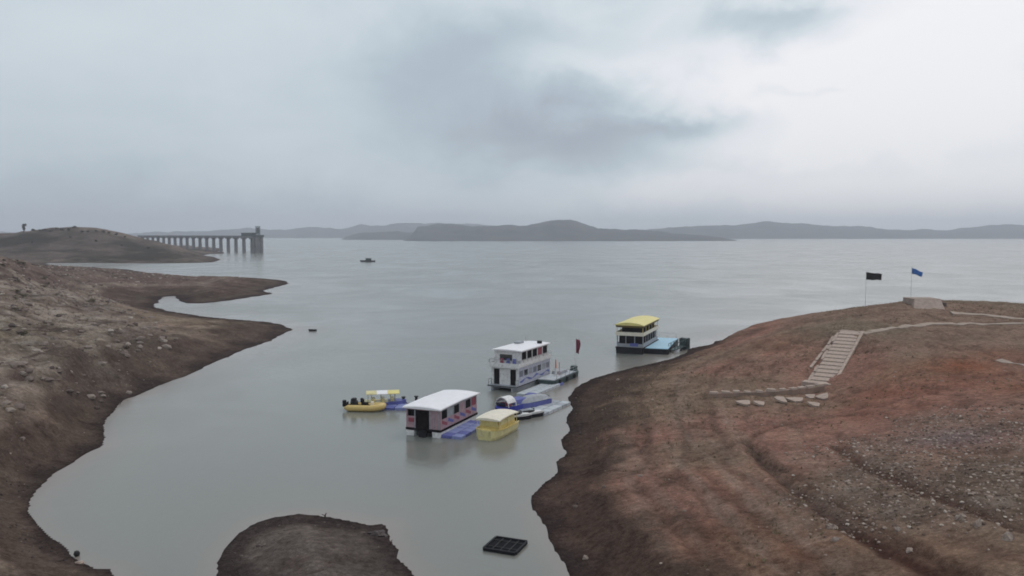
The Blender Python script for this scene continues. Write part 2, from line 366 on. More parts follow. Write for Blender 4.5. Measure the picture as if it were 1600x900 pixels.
mid = (y > 200) & (y < 400) & (x < -20); blend(mid*.85, C(.145,.098,.086)); blend(mid*sstep(fbm(x, y, 13, 4), .03, .18)*.6, C(.22,.17,.14)); blend(mid*sstep(-fbm(x, y, 10, 4), .05, .18)*.6, C(.07,.05,.045))
blend(np.where(~left, sstep(hraw, 5.2, 7.2)*.55, 0), C(.21,.175,.135))
strand = sstep(d_, 2, 4)*(1-sstep(d_, 20, 30))*sstep(np.sin(d_/scl*1.35+3*fbm(x, y, 12, 4)), .35, .9)
blend(strand*.28*(~left), C(.32,.225,.175)); blend(strand*.4*left, C(.34,.28,.225))
blend((sstep(np.sin(d_/scl*1.9+4*fbm(x+33, y, 15, 4)), .5, .95)*sstep(d_, 1, 3)*(1-sstep(d_, 14, 24)))*.45, C(.125,.08,.07))
blend(blobs(x, y, red_t)*.8*(.6+nB[:,0]*1.5), C(.26,.092,.052))
gm = blobs(x, y, grv_t)*sstep(nB[:,0]+nA[:,0]*.6, -.28, .08); blend(gm*.6, C(.215,.165,.138)); blend(gm*sstep(nC[:,0], .05, .3)*.45, C(.30,.25,.22)); blend(gm*sstep(-nC[:,0], .08, .25)*.5, C(.12,.085,.07))
bp_ = P(1500, 690, 5.2); blend(np.exp(-((x-bp_.x)**2+(y-bp_.y)**2)/9)*.45, C(.20,.17,.20))
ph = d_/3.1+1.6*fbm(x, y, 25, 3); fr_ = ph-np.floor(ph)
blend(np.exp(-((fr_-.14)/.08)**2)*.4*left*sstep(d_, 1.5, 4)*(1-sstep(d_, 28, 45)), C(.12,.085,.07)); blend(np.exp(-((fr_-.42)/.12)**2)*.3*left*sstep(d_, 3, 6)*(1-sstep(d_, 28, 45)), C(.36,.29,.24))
bkd = sdist(x, y, POLYS[2]); bk = (bkd > -3); blend(bk*1.0, C(.20,.162,.145)); blend(bk*sstep(nB[:,0]+nC[:,0]*.5, .0, .2)*.8, C(.28,.23,.20)); blend(bk*sstep(-nB[:,0]+nC[:,0]*.4, .05, .2)*.5, C(.12,.10,.09))
blend(np.exp(-(fbm(x+5, y*.8, 7, 4)/.022)**2)*.4*sstep(d_, 1.5, 4), C(.10,.065,.052))
for pts, hw, dep in ruts:
    q = polyline_dist(x, y, pts) + fbm(x, y, 1.5, 2)*.5
    blend(np.exp(-(q/hw)**2)*.75*dep/.2, C(.085,.045,.036))
lines_ = [(line([(-60,640,5.2),(0,617,5.0),(60,600,4.7),(140,577,4.2),(210,566,3.6),(300,540,2.6)]), .5, .55), (line([(-40,655,4.6),(40,640,3.6),(120,615,3.2),(220,585,2.6)]), .35, .3),
 (line([(0,760,2.0),(60,735,1.8),(110,705,1.4),(150,690,.8)]), .3, .35), (line([(990,800,1.4),(1020,840,1.8),(1050,880,2.0),(1070,905,2.2)]), .3, .45), (line([(950,560,1.2),(985,600,1.6),(960,700,1.3),(985,760,1.6),(1040,840,2.0)]), .5, .3),
 (line([(1090,560,2.6),(1060,600,2.0),(1070,650,1.9),(1100,690,2.2)]), .6, .3), (line([(1120,640,2.2),(1160,690,2.6),(1250,770,3.3),(1330,830,3.9)]), .5, .25),
 (line([(1050,650,1.9),(1090,700,2.2),(1160,770,2.7),(1240,840,3.3),(1330,905,4.0)]), .35, .45), (line([(1020,660,1.8),(1050,710,2.0),(1110,780,2.4),(1180,860,2.9),(1220,905,3.2)]), .3, .4),
 (line([(980,680,1.5),(1000,730,1.7),(1050,800,2.1),(1110,880,2.6)]), .3, .3), (line([(1360,900,4.5),(1290,850,3.9),(1220,790,3.2),(1150,730,2.6),(1100,680,2.2)]), .25, .4),
 (line([(-80,700,4.0),(0,690,3.0),(60,670,2.8),(110,650,2.4),(160,622,2.6),(240,592,2.2),(330,560,1.6)]), .35, .35), (line([(0,665,3.6),(80,640,3.2),(150,610,3.2),(260,570,2.6),(360,535,1.6)]), .3, .3)]
for pts, hw, am in lines_:
    q = polyline_dist(x, y, pts) + fbm(x, y, 2.5, 3)*1.2
    blend(np.exp(-(q/hw)**2)*am, C(.33,.25,.205))
dk_ = [(line([(0,640,4.6),(80,625,3.6),(160,600,3.0),(260,570,2.4)]), .6, .4),(line([(0,700,2.6),(80,690,2.0),(130,665,1.6)]), .7, .4),(line([(930,640,.9),(925,700,1.0),(940,760,1.1),(950,860,1.2)]), .7, .45),
 (line([(1000,640,1.6),(1010,700,1.6),(1050,780,2.0),(1100,850,2.5),(1150,905,2.8)]), .6, .35),(line([(900,740,.8),(960,700,1.3),(1010,690,1.6)]), .3, .3)]
for pts, hw, am in dk_:
    q = polyline_dist(x, y, pts) + fbm(x+9, y, 2.5, 3)*1.4
    blend(np.exp(-(q/hw)**2)*am, C(.095,.065,.055))
dd = d_/np.clip(scl, 1, 2.2)
nW = fbm(x+200, y, 5, 4)
wet = np.maximum(1-sstep(dd+nW*4, .5, 3.0), (1-sstep(dd+nW*9, 4.0, 7.5))*.45)
blend((1-sstep(dd+nW*9, 3.2, 9))*np.where(left, .55, .80)*(1-bk), C(.098,.068,.052))
blend(wet*.90, C(.048,.034,.033)); blend((1-sstep(dd, -.5, .5)), C(.022,.016,.018))
idx = np.arange(nx*ny).reshape(sh)
q = np.stack([idx[:-1,:-1], idx[:-1,1:], idx[1:,1:], idx[1:,:-1]], -1).reshape(-1, 4)
zq = z[q].max(1); q = q[zq > -1.2]
used = np.zeros(nx*ny, bool); used[q.ravel()] = True; remap = np.cumsum(used)-1
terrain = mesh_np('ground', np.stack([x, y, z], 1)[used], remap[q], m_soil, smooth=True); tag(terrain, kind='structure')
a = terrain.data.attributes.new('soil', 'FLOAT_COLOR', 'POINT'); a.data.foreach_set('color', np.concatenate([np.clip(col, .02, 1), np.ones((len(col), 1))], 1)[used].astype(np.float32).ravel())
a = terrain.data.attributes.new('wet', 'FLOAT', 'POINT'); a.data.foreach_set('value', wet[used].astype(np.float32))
def gz(px_, py_):                           # height of the ground mesh at a world point
    i = int(np.clip(np.searchsorted(xs, px_)-1, 0, nx-2)); j = int(np.clip(np.searchsorted(ys, py_)-1, 0, ny-2))
    fx = (px_-xs[i])/(xs[i+1]-xs[i]); fy = (py_-ys[j])/(ys[j+1]-ys[j])
    return float((Z[j,i]*(1-fx)+Z[j,i+1]*fx)*(1-fy)+(Z[j+1,i]*(1-fx)+Z[j+1,i+1]*fx)*fy)
def gz_np(px_, py_):
    i = np.clip(np.searchsorted(xs, px_)-1, 0, nx-2); j = np.clip(np.searchsorted(ys, py_)-1, 0, ny-2)
    fx = (px_-xs[i])/(xs[i+1]-xs[i]); fy = (py_-ys[j])/(ys[j+1]-ys[j])
    return (Z[j,i]*(1-fx)+Z[j,i+1]*fx)*(1-fy)+(Z[j+1,i]*(1-fx)+Z[j+1,i+1]*fx)*fy
def hit(px_, py_, d0=30, d1=1100):          # where a surveyed sight line first meets the ground
    d = ray(px_, py_); t_ = d0
    while t_ < d1:
        p = Vector((0, 0, CH)) + d*(t_/d.y)
        g = gz(p.x, p.y)
        if p.z <= max(g, 0): return Vector((p.x, p.y, max(g, 0)))
        t_ += max(.15, t_*.003)
    return None

# ------------------------------------------------------------------ water
wx = 7500
gx = np.unique(np.concatenate([[-wx, wx, -3000, 3000, -1500, 1500], np.arange(-1000, -200, 20), np.arange(-200, -60, 4), np.arange(-60, 60, .8), np.arange(60, 260, 5)]))
gy = np.unique(np.concatenate([[-600, -200, 2000, 4000, wx+1500], np.arange(-40, 28, 4), np.arange(28, 150, .8), np.arange(150, 300, 3), np.arange(300, 1300, 12)]))
GX, GY = np.meshgrid(gx, gy); gxr, gyr = GX.ravel(), GY.ravel()
near = (np.abs(gxr) < 1100) & (gyr < 1300) & (gyr > -60)
gd = np.full(gxr.shape, -99.0); gd[near] = shore_d(gxr[near], gyr[near])
gi = np.arange(len(gxr)).reshape(GX.shape)
water = mesh_np('water', np.stack([gxr, gyr, gxr*0], 1), np.stack([gi[:-1,:-1], gi[:-1,1:], gi[1:,1:], gi[1:,:-1]], -1).reshape(-1, 4), m_water); tag(water, kind='structure')
gs = np.clip(np.hypot(gxr, gyr)/60, .8, 4); sl = np.exp(np.minimum(gd, 0)/(1.5*gs))*.62*(.75+1.3*fbm(gxr, gyr, 9, 3)) + np.exp(np.minimum(gd, 0)/(6*gs))*.18
a = water.data.attributes.new('silt', 'FLOAT', 'POINT'); a.data.foreach_set('value', np.clip(sl, 0, .85).astype(np.float32))

# ------------------------------------------------------------------ far hills
m_hill, t, b = principled('hill_scrub'); geo = t.node('ShaderNodeNewGeometry')
hn = t.noise(geo.outputs['Position'], .012, 6, .65); t.put(b.inputs['Base Color'], t.ramp(hn, [(.35, (.022,.028,.034,1)), (.65, (.075,.07,.068,1))])); b.inputs['Roughness'].default_value = .95
b.inputs['Specular IOR Level'].default_value = .1
def hills(name, prof, D, depth, seed):
    prof = sorted(prof); pa = np.array(prof, float)
    n = 220; m_ = 26
    pxs = np.linspace(pa[0,0], pa[-1,0], n); tops = np.interp(pxs, pa[:,0], pa[:,1])
    v = []
    for j in range(m_):
        s = j/(m_-1); shape = math.sin(math.pi*min(1, s*1.25)*.5)**1.1 if s < .8 else math.cos((s-.8)/.2*math.pi/2)
        for i in range(n):
            zt = CH + (HOR-tops[i])/F*(D+depth*.72)
            X_ = (pxs[i]-800)/F*(D+depth*s*.9)
            edge = min(1, i/10, (n-1-i)/10)
            v.append((X_, D+depth*s, zt*shape*edge - (2 if j in (0, m_-1) or edge == 0 else 0)))
    v = np.array(v); nn = fbm(v[:,0]+seed*777, v[:,1], 240, 5, .55)
    v[:,2] += nn*np.clip(v[:,2], 0, 60)*.75 + fbm(v[:,0]+seed*300, v[:,1], 70, 4, .6)*np.clip(v[:,2], 0, 30)*.7
    ii = np.arange(n*m_).reshape(m_, n)
    q = np.stack([ii[:-1,:-1], ii[:-1,1:], ii[1:,1:], ii[1:,:-1]], -1).reshape(-1, 4)
    o = mesh_np(name, v, q, m_hill, smooth=True); tag(o, kind='structure'); return o
hills('hills', [(628,372),(650,356),(700,352),(740,354),(800,352),(822,354),(845,352.5),(868,349),(890,348),(905,350.5),(920,355),(935,358),(980,360),(1020,363),(1060,366),(1100,368.5),(1155,372)], 2350, 700, 1)
hills('hills', [(532,371),(560,365),(590,361),(620,362),(650,364),(690,370)], 2900, 400, 2)
hills('hills', [(960,366),(1020,359),(1080,355),(1150,352),(1200,347.5),(1250,351),(1330,354),(1420,359),(1490,361),(1540,354),(1575,350.5),(1620,353),(1700,352),(1900,356),(2100,350)], 3600, 900, 3)
hills('hills', [(120,370),(220,364),(310,361),(380,356),(430,361),(480,357),(530,359),(560,354),(600,352),(660,350),(720,351),(820,358),(980,362),(1060,364)], 4300, 900, 4)
hills('hills', [(-900,352),(-600,345),(-400,350),(-200,356),(-50,361),(60,364),(200,366)], 4600, 900, 5)

# haze: one closed box of even air
m_haze = bpy.data.materials.new('haze'); m_haze.use_nodes = True; t = NT(m_haze.node_tree); t.n.clear()
o_ = t.node('ShaderNodeOutputMaterial'); v_ = t.node('ShaderNodeVolumePrincipled'); t.link(v_.outputs[0], o_.inputs['Volume'])
v_.inputs['Color'].default_value = (.89,.91,.99,1); v_.inputs['Density'].default_value = .00023; v_.inputs['Anisotropy'].default_value = .2
hb = wx+700
hv_ = [(sx*hb, (-900 if sy < 0 else wx+2300), (-4.5 if sz < 0 else 190)) for sx in (-1,1) for sy in (-1,1) for sz in (-1,1)]
haze = mesh_np('haze', hv_, [(0,1,3,2),(4,6,7,5),(0,4,5,1),(2,3,7,6),(0,2,6,4),(1,5,7,3)], m_haze); tag(haze, kind='stuff')
# ------------------------------------------------------------------ mesh builder
class MB:
    def __init__(s): s.v = []; s.f = []
    def quadstrip(s, pts, faces):
        o = len(s.v); s.v += [tuple(p) for p in pts]; s.f += [tuple(o+i for i in f) for f in faces]; return s
    def box(s, c, size, rz=0, taper=1.0, rx=0):
        cx, cy, cz = c; sx, sy, sz = size[0]/2, size[1]/2, size[2]/2
        R_ = Matrix.Rotation(rz, 3, 'Z') @ Matrix.Rotation(rx, 3, 'X')
        p = []
        for z_ in (-1, 1):
            k = 1 if z_ < 0 else taper
            for x_, y_ in ((-1,-1),(1,-1),(1,1),(-1,1)): p.append(Vector(c)+R_ @ Vector((x_*sx*k, y_*sy*k, z_*sz)))
        return s.quadstrip(p, [(3,2,1,0),(4,5,6,7),(0,1,5,4),(1,2,6,5),(2,3,7,6),(3,0,4,7)])
    def bar(s, a, b, r, n=6, r2=None):
        a, b = Vector(a), Vector(b); d = (b-a).normalized(); r2 = r if r2 is None else r2
        u = d.cross(Vector((0,0,1)) if abs(d.z) < .9 else Vector((1,0,0))).normalized(); w_ = d.cross(u)
        p = [a+(u*math.cos(2*math.pi*i/n)+w_*math.sin(2*math.pi*i/n))*r for i in range(n)] + [b+(u*math.cos(2*math.pi*i/n)+w_*math.sin(2*math.pi*i/n))*r2 for i in range(n)]
        return s.quadstrip(p, [tuple(range(n))[::-1], tuple(range(n,2*n))]+[(i,(i+1)%n,n+(i+1)%n,n+i) for i in range(n)])
    def loft(s, secs, caps=True, closed=True):
        n = len(secs[0]); o = len(s.v)
        for sc in secs: s.v += [tuple(p) for p in sc]
        for j in range(len(secs)-1):
            for i in range(n if closed else n-1):
                a = o+j*n+i; b = o+j*n+(i+1)%n; s.f.append((a, b, b+n, a+n))
        if caps: s.f.append(tuple(o+i for i in range(n))[::-1]); s.f.append(tuple(o+(len(secs)-1)*n+i for i in range(n)))
        return s
    def blob(s, c, r, seed=0, jit=.25, sq=(1,1,1), n=6, m_=4):
        rn = random.Random(seed); o = len(s.v); c = Vector(c)
        s.v.append(tuple(c-Vector((0,0,r*sq[2]))))
        for j in range(1, m_):
            th = math.pi*j/m_
            for i in range(n):
                ph = 2*math.pi*i/n + j*.4; k = 1+rn.uniform(-jit, jit)
                s.v.append(tuple(c+Vector((math.sin(th)*math.cos(ph)*r*sq[0]*k, math.sin(th)*math.sin(ph)*r*sq[1]*k, -math.cos(th)*r*sq[2]*k))))
        s.v.append(tuple(c+Vector((0,0,r*sq[2])))); e = len(s.v)-1
        for i in range(n):
            s.f.append((o, o+1+(i+1)%n, o+1+i)); s.f.append((e, e-n+i, e-n+(i+1)%n))
            for j in range(m_-2): a = o+1+j*n+i; b = o+1+j*n+(i+1)%n; s.f.append((a, b, b+n, a+n))
        return s
    def build(s, name, mat, parent=None, smooth=False, bevel=0):
        me = bpy.data.meshes.new(name); me.from_pydata(s.v, [], s.f); me.update()
        if mat: me.materials.append(mat)
        if smooth: me.polygons.foreach_set('use_smooth', [True]*len(me.polygons))
        o = bpy.data.objects.new(name, me); COL.objects.link(o)
        if parent: o.parent = parent
        if bevel:
            bm_ = o.modifiers.new('bevel', 'BEVEL'); bm_.width = bevel; bm_.segments = 2; bm_.limit_method = 'ANGLE'
        return o
def share(o, loc, rot=(0,0,0), sc=(1,1,1), parent=None):
    c = o.copy(); COL.objects.link(c); c.location = loc; c.rotation_euler = rot; c.scale = sc
    if parent is not None: c.parent = parent
    return c
def copy_tree(o, parent=None):
    c = o.copy(); COL.objects.link(c); c.parent = parent
    for ch in list(o.children): copy_tree(ch, c)
    return c
def B(c, size, **k): return MB().box(c, size, **k)
def hull_mb(L_, W_, zb, zt, bow=.35, stern=.9, flare=.75, n=9, rake=.3):
    """boat hull along +Y (bow), transom stern, rounded plan"""
    secs = []
    for j in range(n):
        s = j/(n-1); yy = -L_/2 + L_*s
        hw = W_/2*(stern + (1-stern)*min(1, s*3)) * (1 if s < 1-bow else math.sqrt(max(0.02, 1-((s-(1-bow))/bow)**2)))
        sheer = zt + .10*(s**3)*L_/5
        lift = rake*max(0, (s-.75)/.25)**2
        bt = zb+lift*(zt-zb)*1.5
        secs.append([(hw, yy, sheer), (hw*.98, yy, (sheer+bt)/2), (hw*flare, yy, bt), (-hw*flare, yy, bt), (-hw*.98, yy, (sheer+bt)/2), (-hw, yy, sheer)])
    return MB().loft(secs)

# materials of the built things
white = M('painted_white', (.76,.735,.725), .5, .14, 1.6, dirt=.5)
roofw = M('white_roof_sheet', (.86,.82,.84), .5, .06, 1.2, dirt=.10)
cream = M('cream_canvas', (.80,.72,.60), .7, .10, 2, dirt=.2)
greyp = M('grey_paint', (.34,.35,.38), .55, .2, 2.5, dirt=.4)
palegrey = M('pale_grey_deck', (.50,.52,.55), .6, .2, 2, dirt=.4)
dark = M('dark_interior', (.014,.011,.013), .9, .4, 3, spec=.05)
blackh = M('black_hull', (.014,.014,.017), .6, .4, 2, spec=.15)
maroon = M('maroon_stripe', (.28,.055,.085), .5, .25, 2.5, dirt=.2)
bgp = M('blue_grey_panel', (.50,.50,.58), .5, .18, 2.5, dirt=.5)
pinkw = M('faded_pink_panel', (.42,.27,.30), .55, .22, 2.5, dirt=.3)
lilac = M('lilac_plastic_float', (.23,.26,.50), .5, .22, 2, dirt=.35)
lilacd = M('dark_blue_plastic_float', (.11,.125,.37), .5, .22, 2, dirt=.3)
blue = M('royal_blue_paint', (.03,.04,.34), .4, .25, 2)
skyb = M('light_blue_deck', (.38,.60,.74), .55, .15, 2, dirt=.2)
yel = M('yellow_fibreglass', (.66,.50,.17), .4, .15, 2, dirt=.2)
yelp = M('pale_yellow_fibreglass', (.68,.59,.29), .4, .15, 2, dirt=.25)
yelo = M('orange_yellow_tube', (.66,.47,.17), .4, .12, 2)
yroof = M('yellow_roof_sheet', (.76,.64,.24), .5, .12, 1, dirt=.15)
conc = M('weathered_concrete', (.36,.275,.235), .95, .22, 1.6, bump=.01, dirt=.35, spec=.05)
conc2 = M('pale_broken_concrete', (.47,.36,.305), .95, .28, 2.5, bump=.02, dirt=.45, spec=.05)
conc3 = M('bridge_concrete', (.17,.165,.17), .9, .2, .2)
steel = M('dark_steel', (.05,.075,.075), .6, .3, 1)
metal = M('galvanised_pole', (.35,.35,.36), .4, .1, 3, metal=.6)
flagk = M('black_flag_cloth', (.012,.010,.012), .8, .3, 3)
flagb = M('blue_flag_cloth', (.04,.14,.42), .8, .2, 3)
flagr = M('dark_red_flag_cloth', (.20,.045,.065), .8, .3, 3)
orange = M('orange_paint', (.62,.22,.14), .6, .2, 3)
stone = M('pale_stone', (.36,.28,.235), .95, .35, 6, bump=.02, spec=.05)
stoneb = M('brown_stone', (.20,.15,.125), .95, .35, 5, bump=.03, spec=.05)
bark = M('dry_bark', (.09,.06,.045), .9, .3, 5)
leafm = M('dry_leaf', (.055,.05,.035), .85, .4, 1)
netm = M('black_raft_net', (.016,.015,.018), .95, .4, 5, spec=.05)
lgrey = M('grey_blue_glass', (.20,.20,.24), .35, .35, 1.5)  # grey-blue panes, lighter than the tinted ones
rubber = M('black_rubber', (.02,.02,.02), .7, .3, 4)
glassm = M('dark_tinted_glass', (.03,.035,.045), .1, .2, 1, spec=.6)

def frame_from(front_l, front_r, back_r):
    a, b_, c_ = P(*front_l), P(*front_r), P(*back_r); return a, b_, c_

# ------------------------------------------------------------------ double-deck white ferry
def ferry():
    c = P(784, 611); th = math.radians(180-27)        # local +Y points to the end facing the view
    root = empty('passenger_ferry', (0,0,0), 0, 'white double-deck ferry with flat pale roof and two dark doorways in its front', 'ferry')
    Lh, Wd = 12.0, 4.1
    for sx in (-1, 1):
        secs = []
        for s in (0, .1, .3, .7, .9, 1.0):
            yy = -Lh/2+Lh*s; k = {0:.75, .1:1, .3:1, .7:1, .9:.85, 1.0:.25}[s]
            secs.append([(sx*1.45+.5*k, yy, .45), (sx*1.45+.42*k, yy, -.25), (sx*1.45-.42*k, yy, -.25), (sx*1.45-.5*k, yy, .45)])
        MB().loft(secs).build('pontoon_hull', greyp, root)
    deck = B((0,0,.56), (Wd, Lh, .2)).build('main_deck', greyp, root)
    B((0,0,.60), (Wd+.12, Lh+.12, .08)).build('rubbing_strake', dark, root)
    # lower saloon
    y0, y1 = -4.6, 5.1
    low = MB()
    low.box((-1.93,(y0+y1)/2,1.18), (.08, y1-y0, 1.04)); low.box((1.93,(y0+y1)/2,1.18), (.08, y1-y0, 1.04))
    low.box((-1.93,(y0+y1)/2,2.75), (.08, y1-y0, .5)); low.box((1.93,(y0+y1)/2,2.75), (.08, y1-y0, .5))
    for k in range(8):
        yy = y0+.1+(y1-y0-.2)*k/7
        for sx in (-1, 1): low.box((sx*1.93, yy, 2.1), (.075, .24, .8))
    low.build('saloon_side', bgp, root)
    fr = MB(); fr.box((0,y1,1.83), (1.55,.08,2.35)); fr.box((-1.78,y1,1.83), (.36,.08,2.35)); fr.box((1.78,y1,1.83), (.36,.08,2.35)); fr.box((0,y1-.006,2.85), (3.9,.07,.30))
    fr.build('front_wall', white, root); B((0,y0,1.83), (3.9,.08,2.35)).build('rear_wall', white, root)
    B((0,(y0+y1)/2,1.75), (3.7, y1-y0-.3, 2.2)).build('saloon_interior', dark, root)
    for sx in (-1, 1):
        B((sx*1.19,y1-.02,1.75), (.80,.05,2.1)).build('doorway', dark, root)
        for k in range(7):
            yy = y0+.1+(y1-y0-.2)*(k+.5)/7
            B((sx*1.905, yy, 2.1), (.03, 1.1, .78)).build('window_pane', (lgrey, greyp, glassm)[k % 3], root)
        wv = MB()                                       # painted wave line: raised vinyl band
        pts = []
        for k in range(21):
            yy = y0+.3+(y1-y0-.6)*k/20; zc = 1.22+.16*math.sin(k*.9); hw = .10+.07*math.sin(k*1.4+1)
            pts += [(sx*1.975, yy, zc-hw), (sx*1.975, yy, zc+hw)]
        wv.quadstrip(pts, [((2*k, 2*k+2, 2*k+3, 2*k+1) if sx < 0 else (2*k+1, 2*k+3, 2*k+2, 2*k)) for k in range(20)])
        wv.build('wave_stripe', lilacd, root)
    # front platform railing
    for sx in (-1, 1):
        rl = MB(); rl.box((sx*1.95, 5.6, 1.4), (.06,.86,.06)); rl.box((sx*1.95, 5.98, 1.03), (.05,.05,.80)); rl.box((sx*1.95, 5.2, 1.03), (.05,.05,.80)); rl.box((sx*1.95,5.59,1.0),(.04,.70,.04)); rl.build('bow_rail', metal, root)
    for yy in (3.4, .6, -2.4): MB().bar((2.18,yy,.2),(2.18,yy,.85),.16,8).build('fender', rubber, root)
    MB().box((1.3,-1.5,5.32),(.9,1.3,.22)).build('roof_locker', greyp, root)
    MB().bar((-1.2,-2.8,5.15),(-1.2,-2.8,5.5),.34,10).build('water_tank', blackh, root)
    # upper deck floor with projecting fascia
    B((0,.45,3.09), (4.35, 10.1, .18)).build('upper_deck', white, root)
    fa = MB(); fa.box((0,5.52,3.22), (4.35,.07,.62));
    for sx in (-1,1): fa.box((sx*2.17,.4,3.32), (.05,10.0,.40))
    fa.box((0,-4.6,3.32),(4.3,.06,.4)); fa.build('upper_fascia', white, root)
    for sx in (-1,1):
        q = MB(); q.box((sx*2.15,.4,3.86),(.045,10.0,.045))
        for k in range(9): q.box((sx*2.15,-4.5+k*1.22,3.68),(.04,.04,.36))
        q.build('deck_rail', metal, root)
    q = MB(); q.box((0,5.52,3.92),(4.3,.045,.045))
    for k in range(5): q.box((-2.1+1.05*k,5.52,3.72),(.04,.04,.4))
    q.build('deck_rail', metal, root)
    for x_ in (-1.25,-.35,.55): B((x_,4.9,3.62),(.42,.42,.85), taper=.8).build('deck_chair', lilacd if x_ < 0 else maroon, root, bevel=.05)
    # upper cabin
    u0, u1 = -3.9, 4.3
    up = MB(); up.box((-1.25,u1,4.12), (1.2,.08,1.9)); up.box((1.55,u1,4.12), (.75,.08,1.9)); up.box((.27,u1,4.78), (1.84,.08,.58)); up.box((.27,u1,3.42), (1.84,.08,.48))
    for sx in (-1,1):
        up.box((sx*1.9,(u0+u1)/2,3.50),(.07,u1-u0,.66)); up.box((sx*1.9,(u0+u1)/2,4.95),(.07,u1-u0,.22))
        for k in range(6): up.box((sx*1.9,u0+.08+(u1-u0-.16)*k/5,4.33),(.065,.16,1.04))
    up.box((0,u0,4.12),(3.8,.08,1.9)); up.build('upper_cabin', white, root)
    for sx in (-1,1):
        for k in range(5): B((sx*1.86,u0+.08+(u1-u0-.16)*(k+.5)/5,4.33),(.02,1.45,1.02)).build('window_pane', dark if k != 1 else maroon, root)
    B((.27,u1-.03,4.07),(1.82,.03,.84)).build('front_window', glassm, root)
    for k in range(4):
        for sx in (-.9,.9): s = MB(); s.box((sx,-2.8+1.5*k,3.55),(1.1,.45,.12)); s.box((sx,-3.0+1.5*k,3.85),(1.1,.1,.5)); s.build('bench', pinkw, root)
    # roof: slightly cambered
    secs = [[(-2.15, yy, 5.10), (-1.1, yy, 5.17), (0, yy, 5.20), (1.1, yy, 5.17), (2.15, yy, 5.10), (2.15, yy, 5.00), (-2.15, yy, 5.00)] for yy in (-4.35, 0, 4.75)]
    MB().loft(secs).build('roof', roofw, root)
    nv = MB(); nv.bar((1.2,-3.5,5.12),(1.2,-3.5,6.0),.03); nv.build('mast', metal, root)
    root.rotation_euler = (0,0,th)
    R_ = Matrix.Rotation(th, 3, 'Z'); root.location = c - R_ @ Vector((0, 6.0, 0))
    return root
ferry()

# ------------------------------------------------------------------ single-deck boat with the white roof
def white_roof_boat():
    th = math.radians(180-22)
    root = empty('covered_passenger_boat', (0,0,0), 0, 'flat-bottomed boat with a bright white roof over faded pink and maroon sides', 'passenger boat')
    Lb, Wd = 8.8, 3.9
    for sx in (-1,1):
        MB().loft([[(sx*1.45+.48*k, -Lb/2+Lb*s, .52),(sx*1.45+.40*k, -Lb/2+Lb*s, -.2),(sx*1.45-.40*k, -Lb/2+Lb*s, -.2),(sx*1.45-.48*k, -Lb/2+Lb*s, .52)] for s, k in ((0,.7),(.1,1),(.5,1),(.97,1),(1,.92))]).build('pontoon_hull', white, root)
    B((0,0,.66),(Wd,Lb,.22)).build('deck', dark, root)
    B((0,-.3,.45),(1.9,Lb-.8,.5)).build('underdeck', dark, root)
    side = MB(); up = MB(); fr = MB()
    for sx in (-1,1):
        side.box((sx*1.88,0,1.26),(.08,Lb-.3,.96)); up.box((sx*1.88,0,2.72),(.08,Lb-.3,.2))
        for k in range(7): up.box((sx*1.88,-Lb/2+.25+(Lb-.5)*k/6,2.18),(.075,.13,.9))
    side.build('side_panel', pinkw, root); up.build('roof_post', greyp, root)
    fr.box((-1.35,Lb/2-.15,1.7),(1.15,.08,1.85)); fr.box((1.42,Lb/2-.15,1.35),(1.05,.08,1.15)); fr.box((1.88,Lb/2-.16,1.75),(.14,.09,1.95)); fr.box((0,Lb/2-.16,2.7),(3.75,.09,.22))
    fr.build('front_panel', pinkw, root)
    for x_ in (-1.75,-1.15,-.72,.95): B((x_,Lb/2-.09,1.72),(.10,.06,1.9)).build('front_post', greyp, root)
    B((1.30,Lb/2-.10,1.55),(.75,.02,.42)).build('front_stripe', maroon, root)
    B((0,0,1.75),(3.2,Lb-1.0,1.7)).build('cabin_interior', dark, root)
    B((.12,Lb/2-.22,1.50),(1.15,.1,1.75)).build('doorway', dark, root)
    B((-.05,Lb/2+.12,.25),(.75,.5,.75)).build('outboard_engine', blackh, root, bevel=.06)
    for sx in (-1,1):
        for k in range(6):
            yy = -Lb/2+.25+(Lb-.5)*(k+.5)/6
            B((sx*1.86,yy,2.18),(.03,1.2,.86)).build('window_opening', (maroon, dark, pinkw, dark, greyp, dark)[k], root)
            st = MB(); y_a, y_b = yy-.6, yy+.6; X_ = sx*1.925
            pts = [(X_,y_a,.95),(X_,y_a,1.25),(X_,y_b,1.35),(X_,y_b,1.7)]
            st.quadstrip(pts, [(0,2,3,1) if sx < 0 else (1,3,2,0)]); st.build('side_stripe', maroon if k % 2 else lilacd, root)
    n = 9; secs = []
    for yy, zz_ in ((-Lb/2-.35,-.10),(-Lb/2-.1,0),(0,.10),(Lb/2+.1,.02),(Lb/2+.25,-.05)):
        top = [(2.15*(2*i/(n-1)-1), yy, 2.90+zz_+.14*(1-(2*i/(n-1)-1)**2)) for i in range(n)]
        secs.append(top+[(2.15,yy,2.80+zz_),(-2.15,yy,2.80+zz_)])
    MB().loft(secs).build('roof', roofw, root)
    c = P(661, 682); R_ = Matrix.Rotation(th, 3, 'Z'); root.rotation_euler = (0,0,th); root.location = c - R_ @ Vector((0, Lb/2, 0))
white_roof_boat()

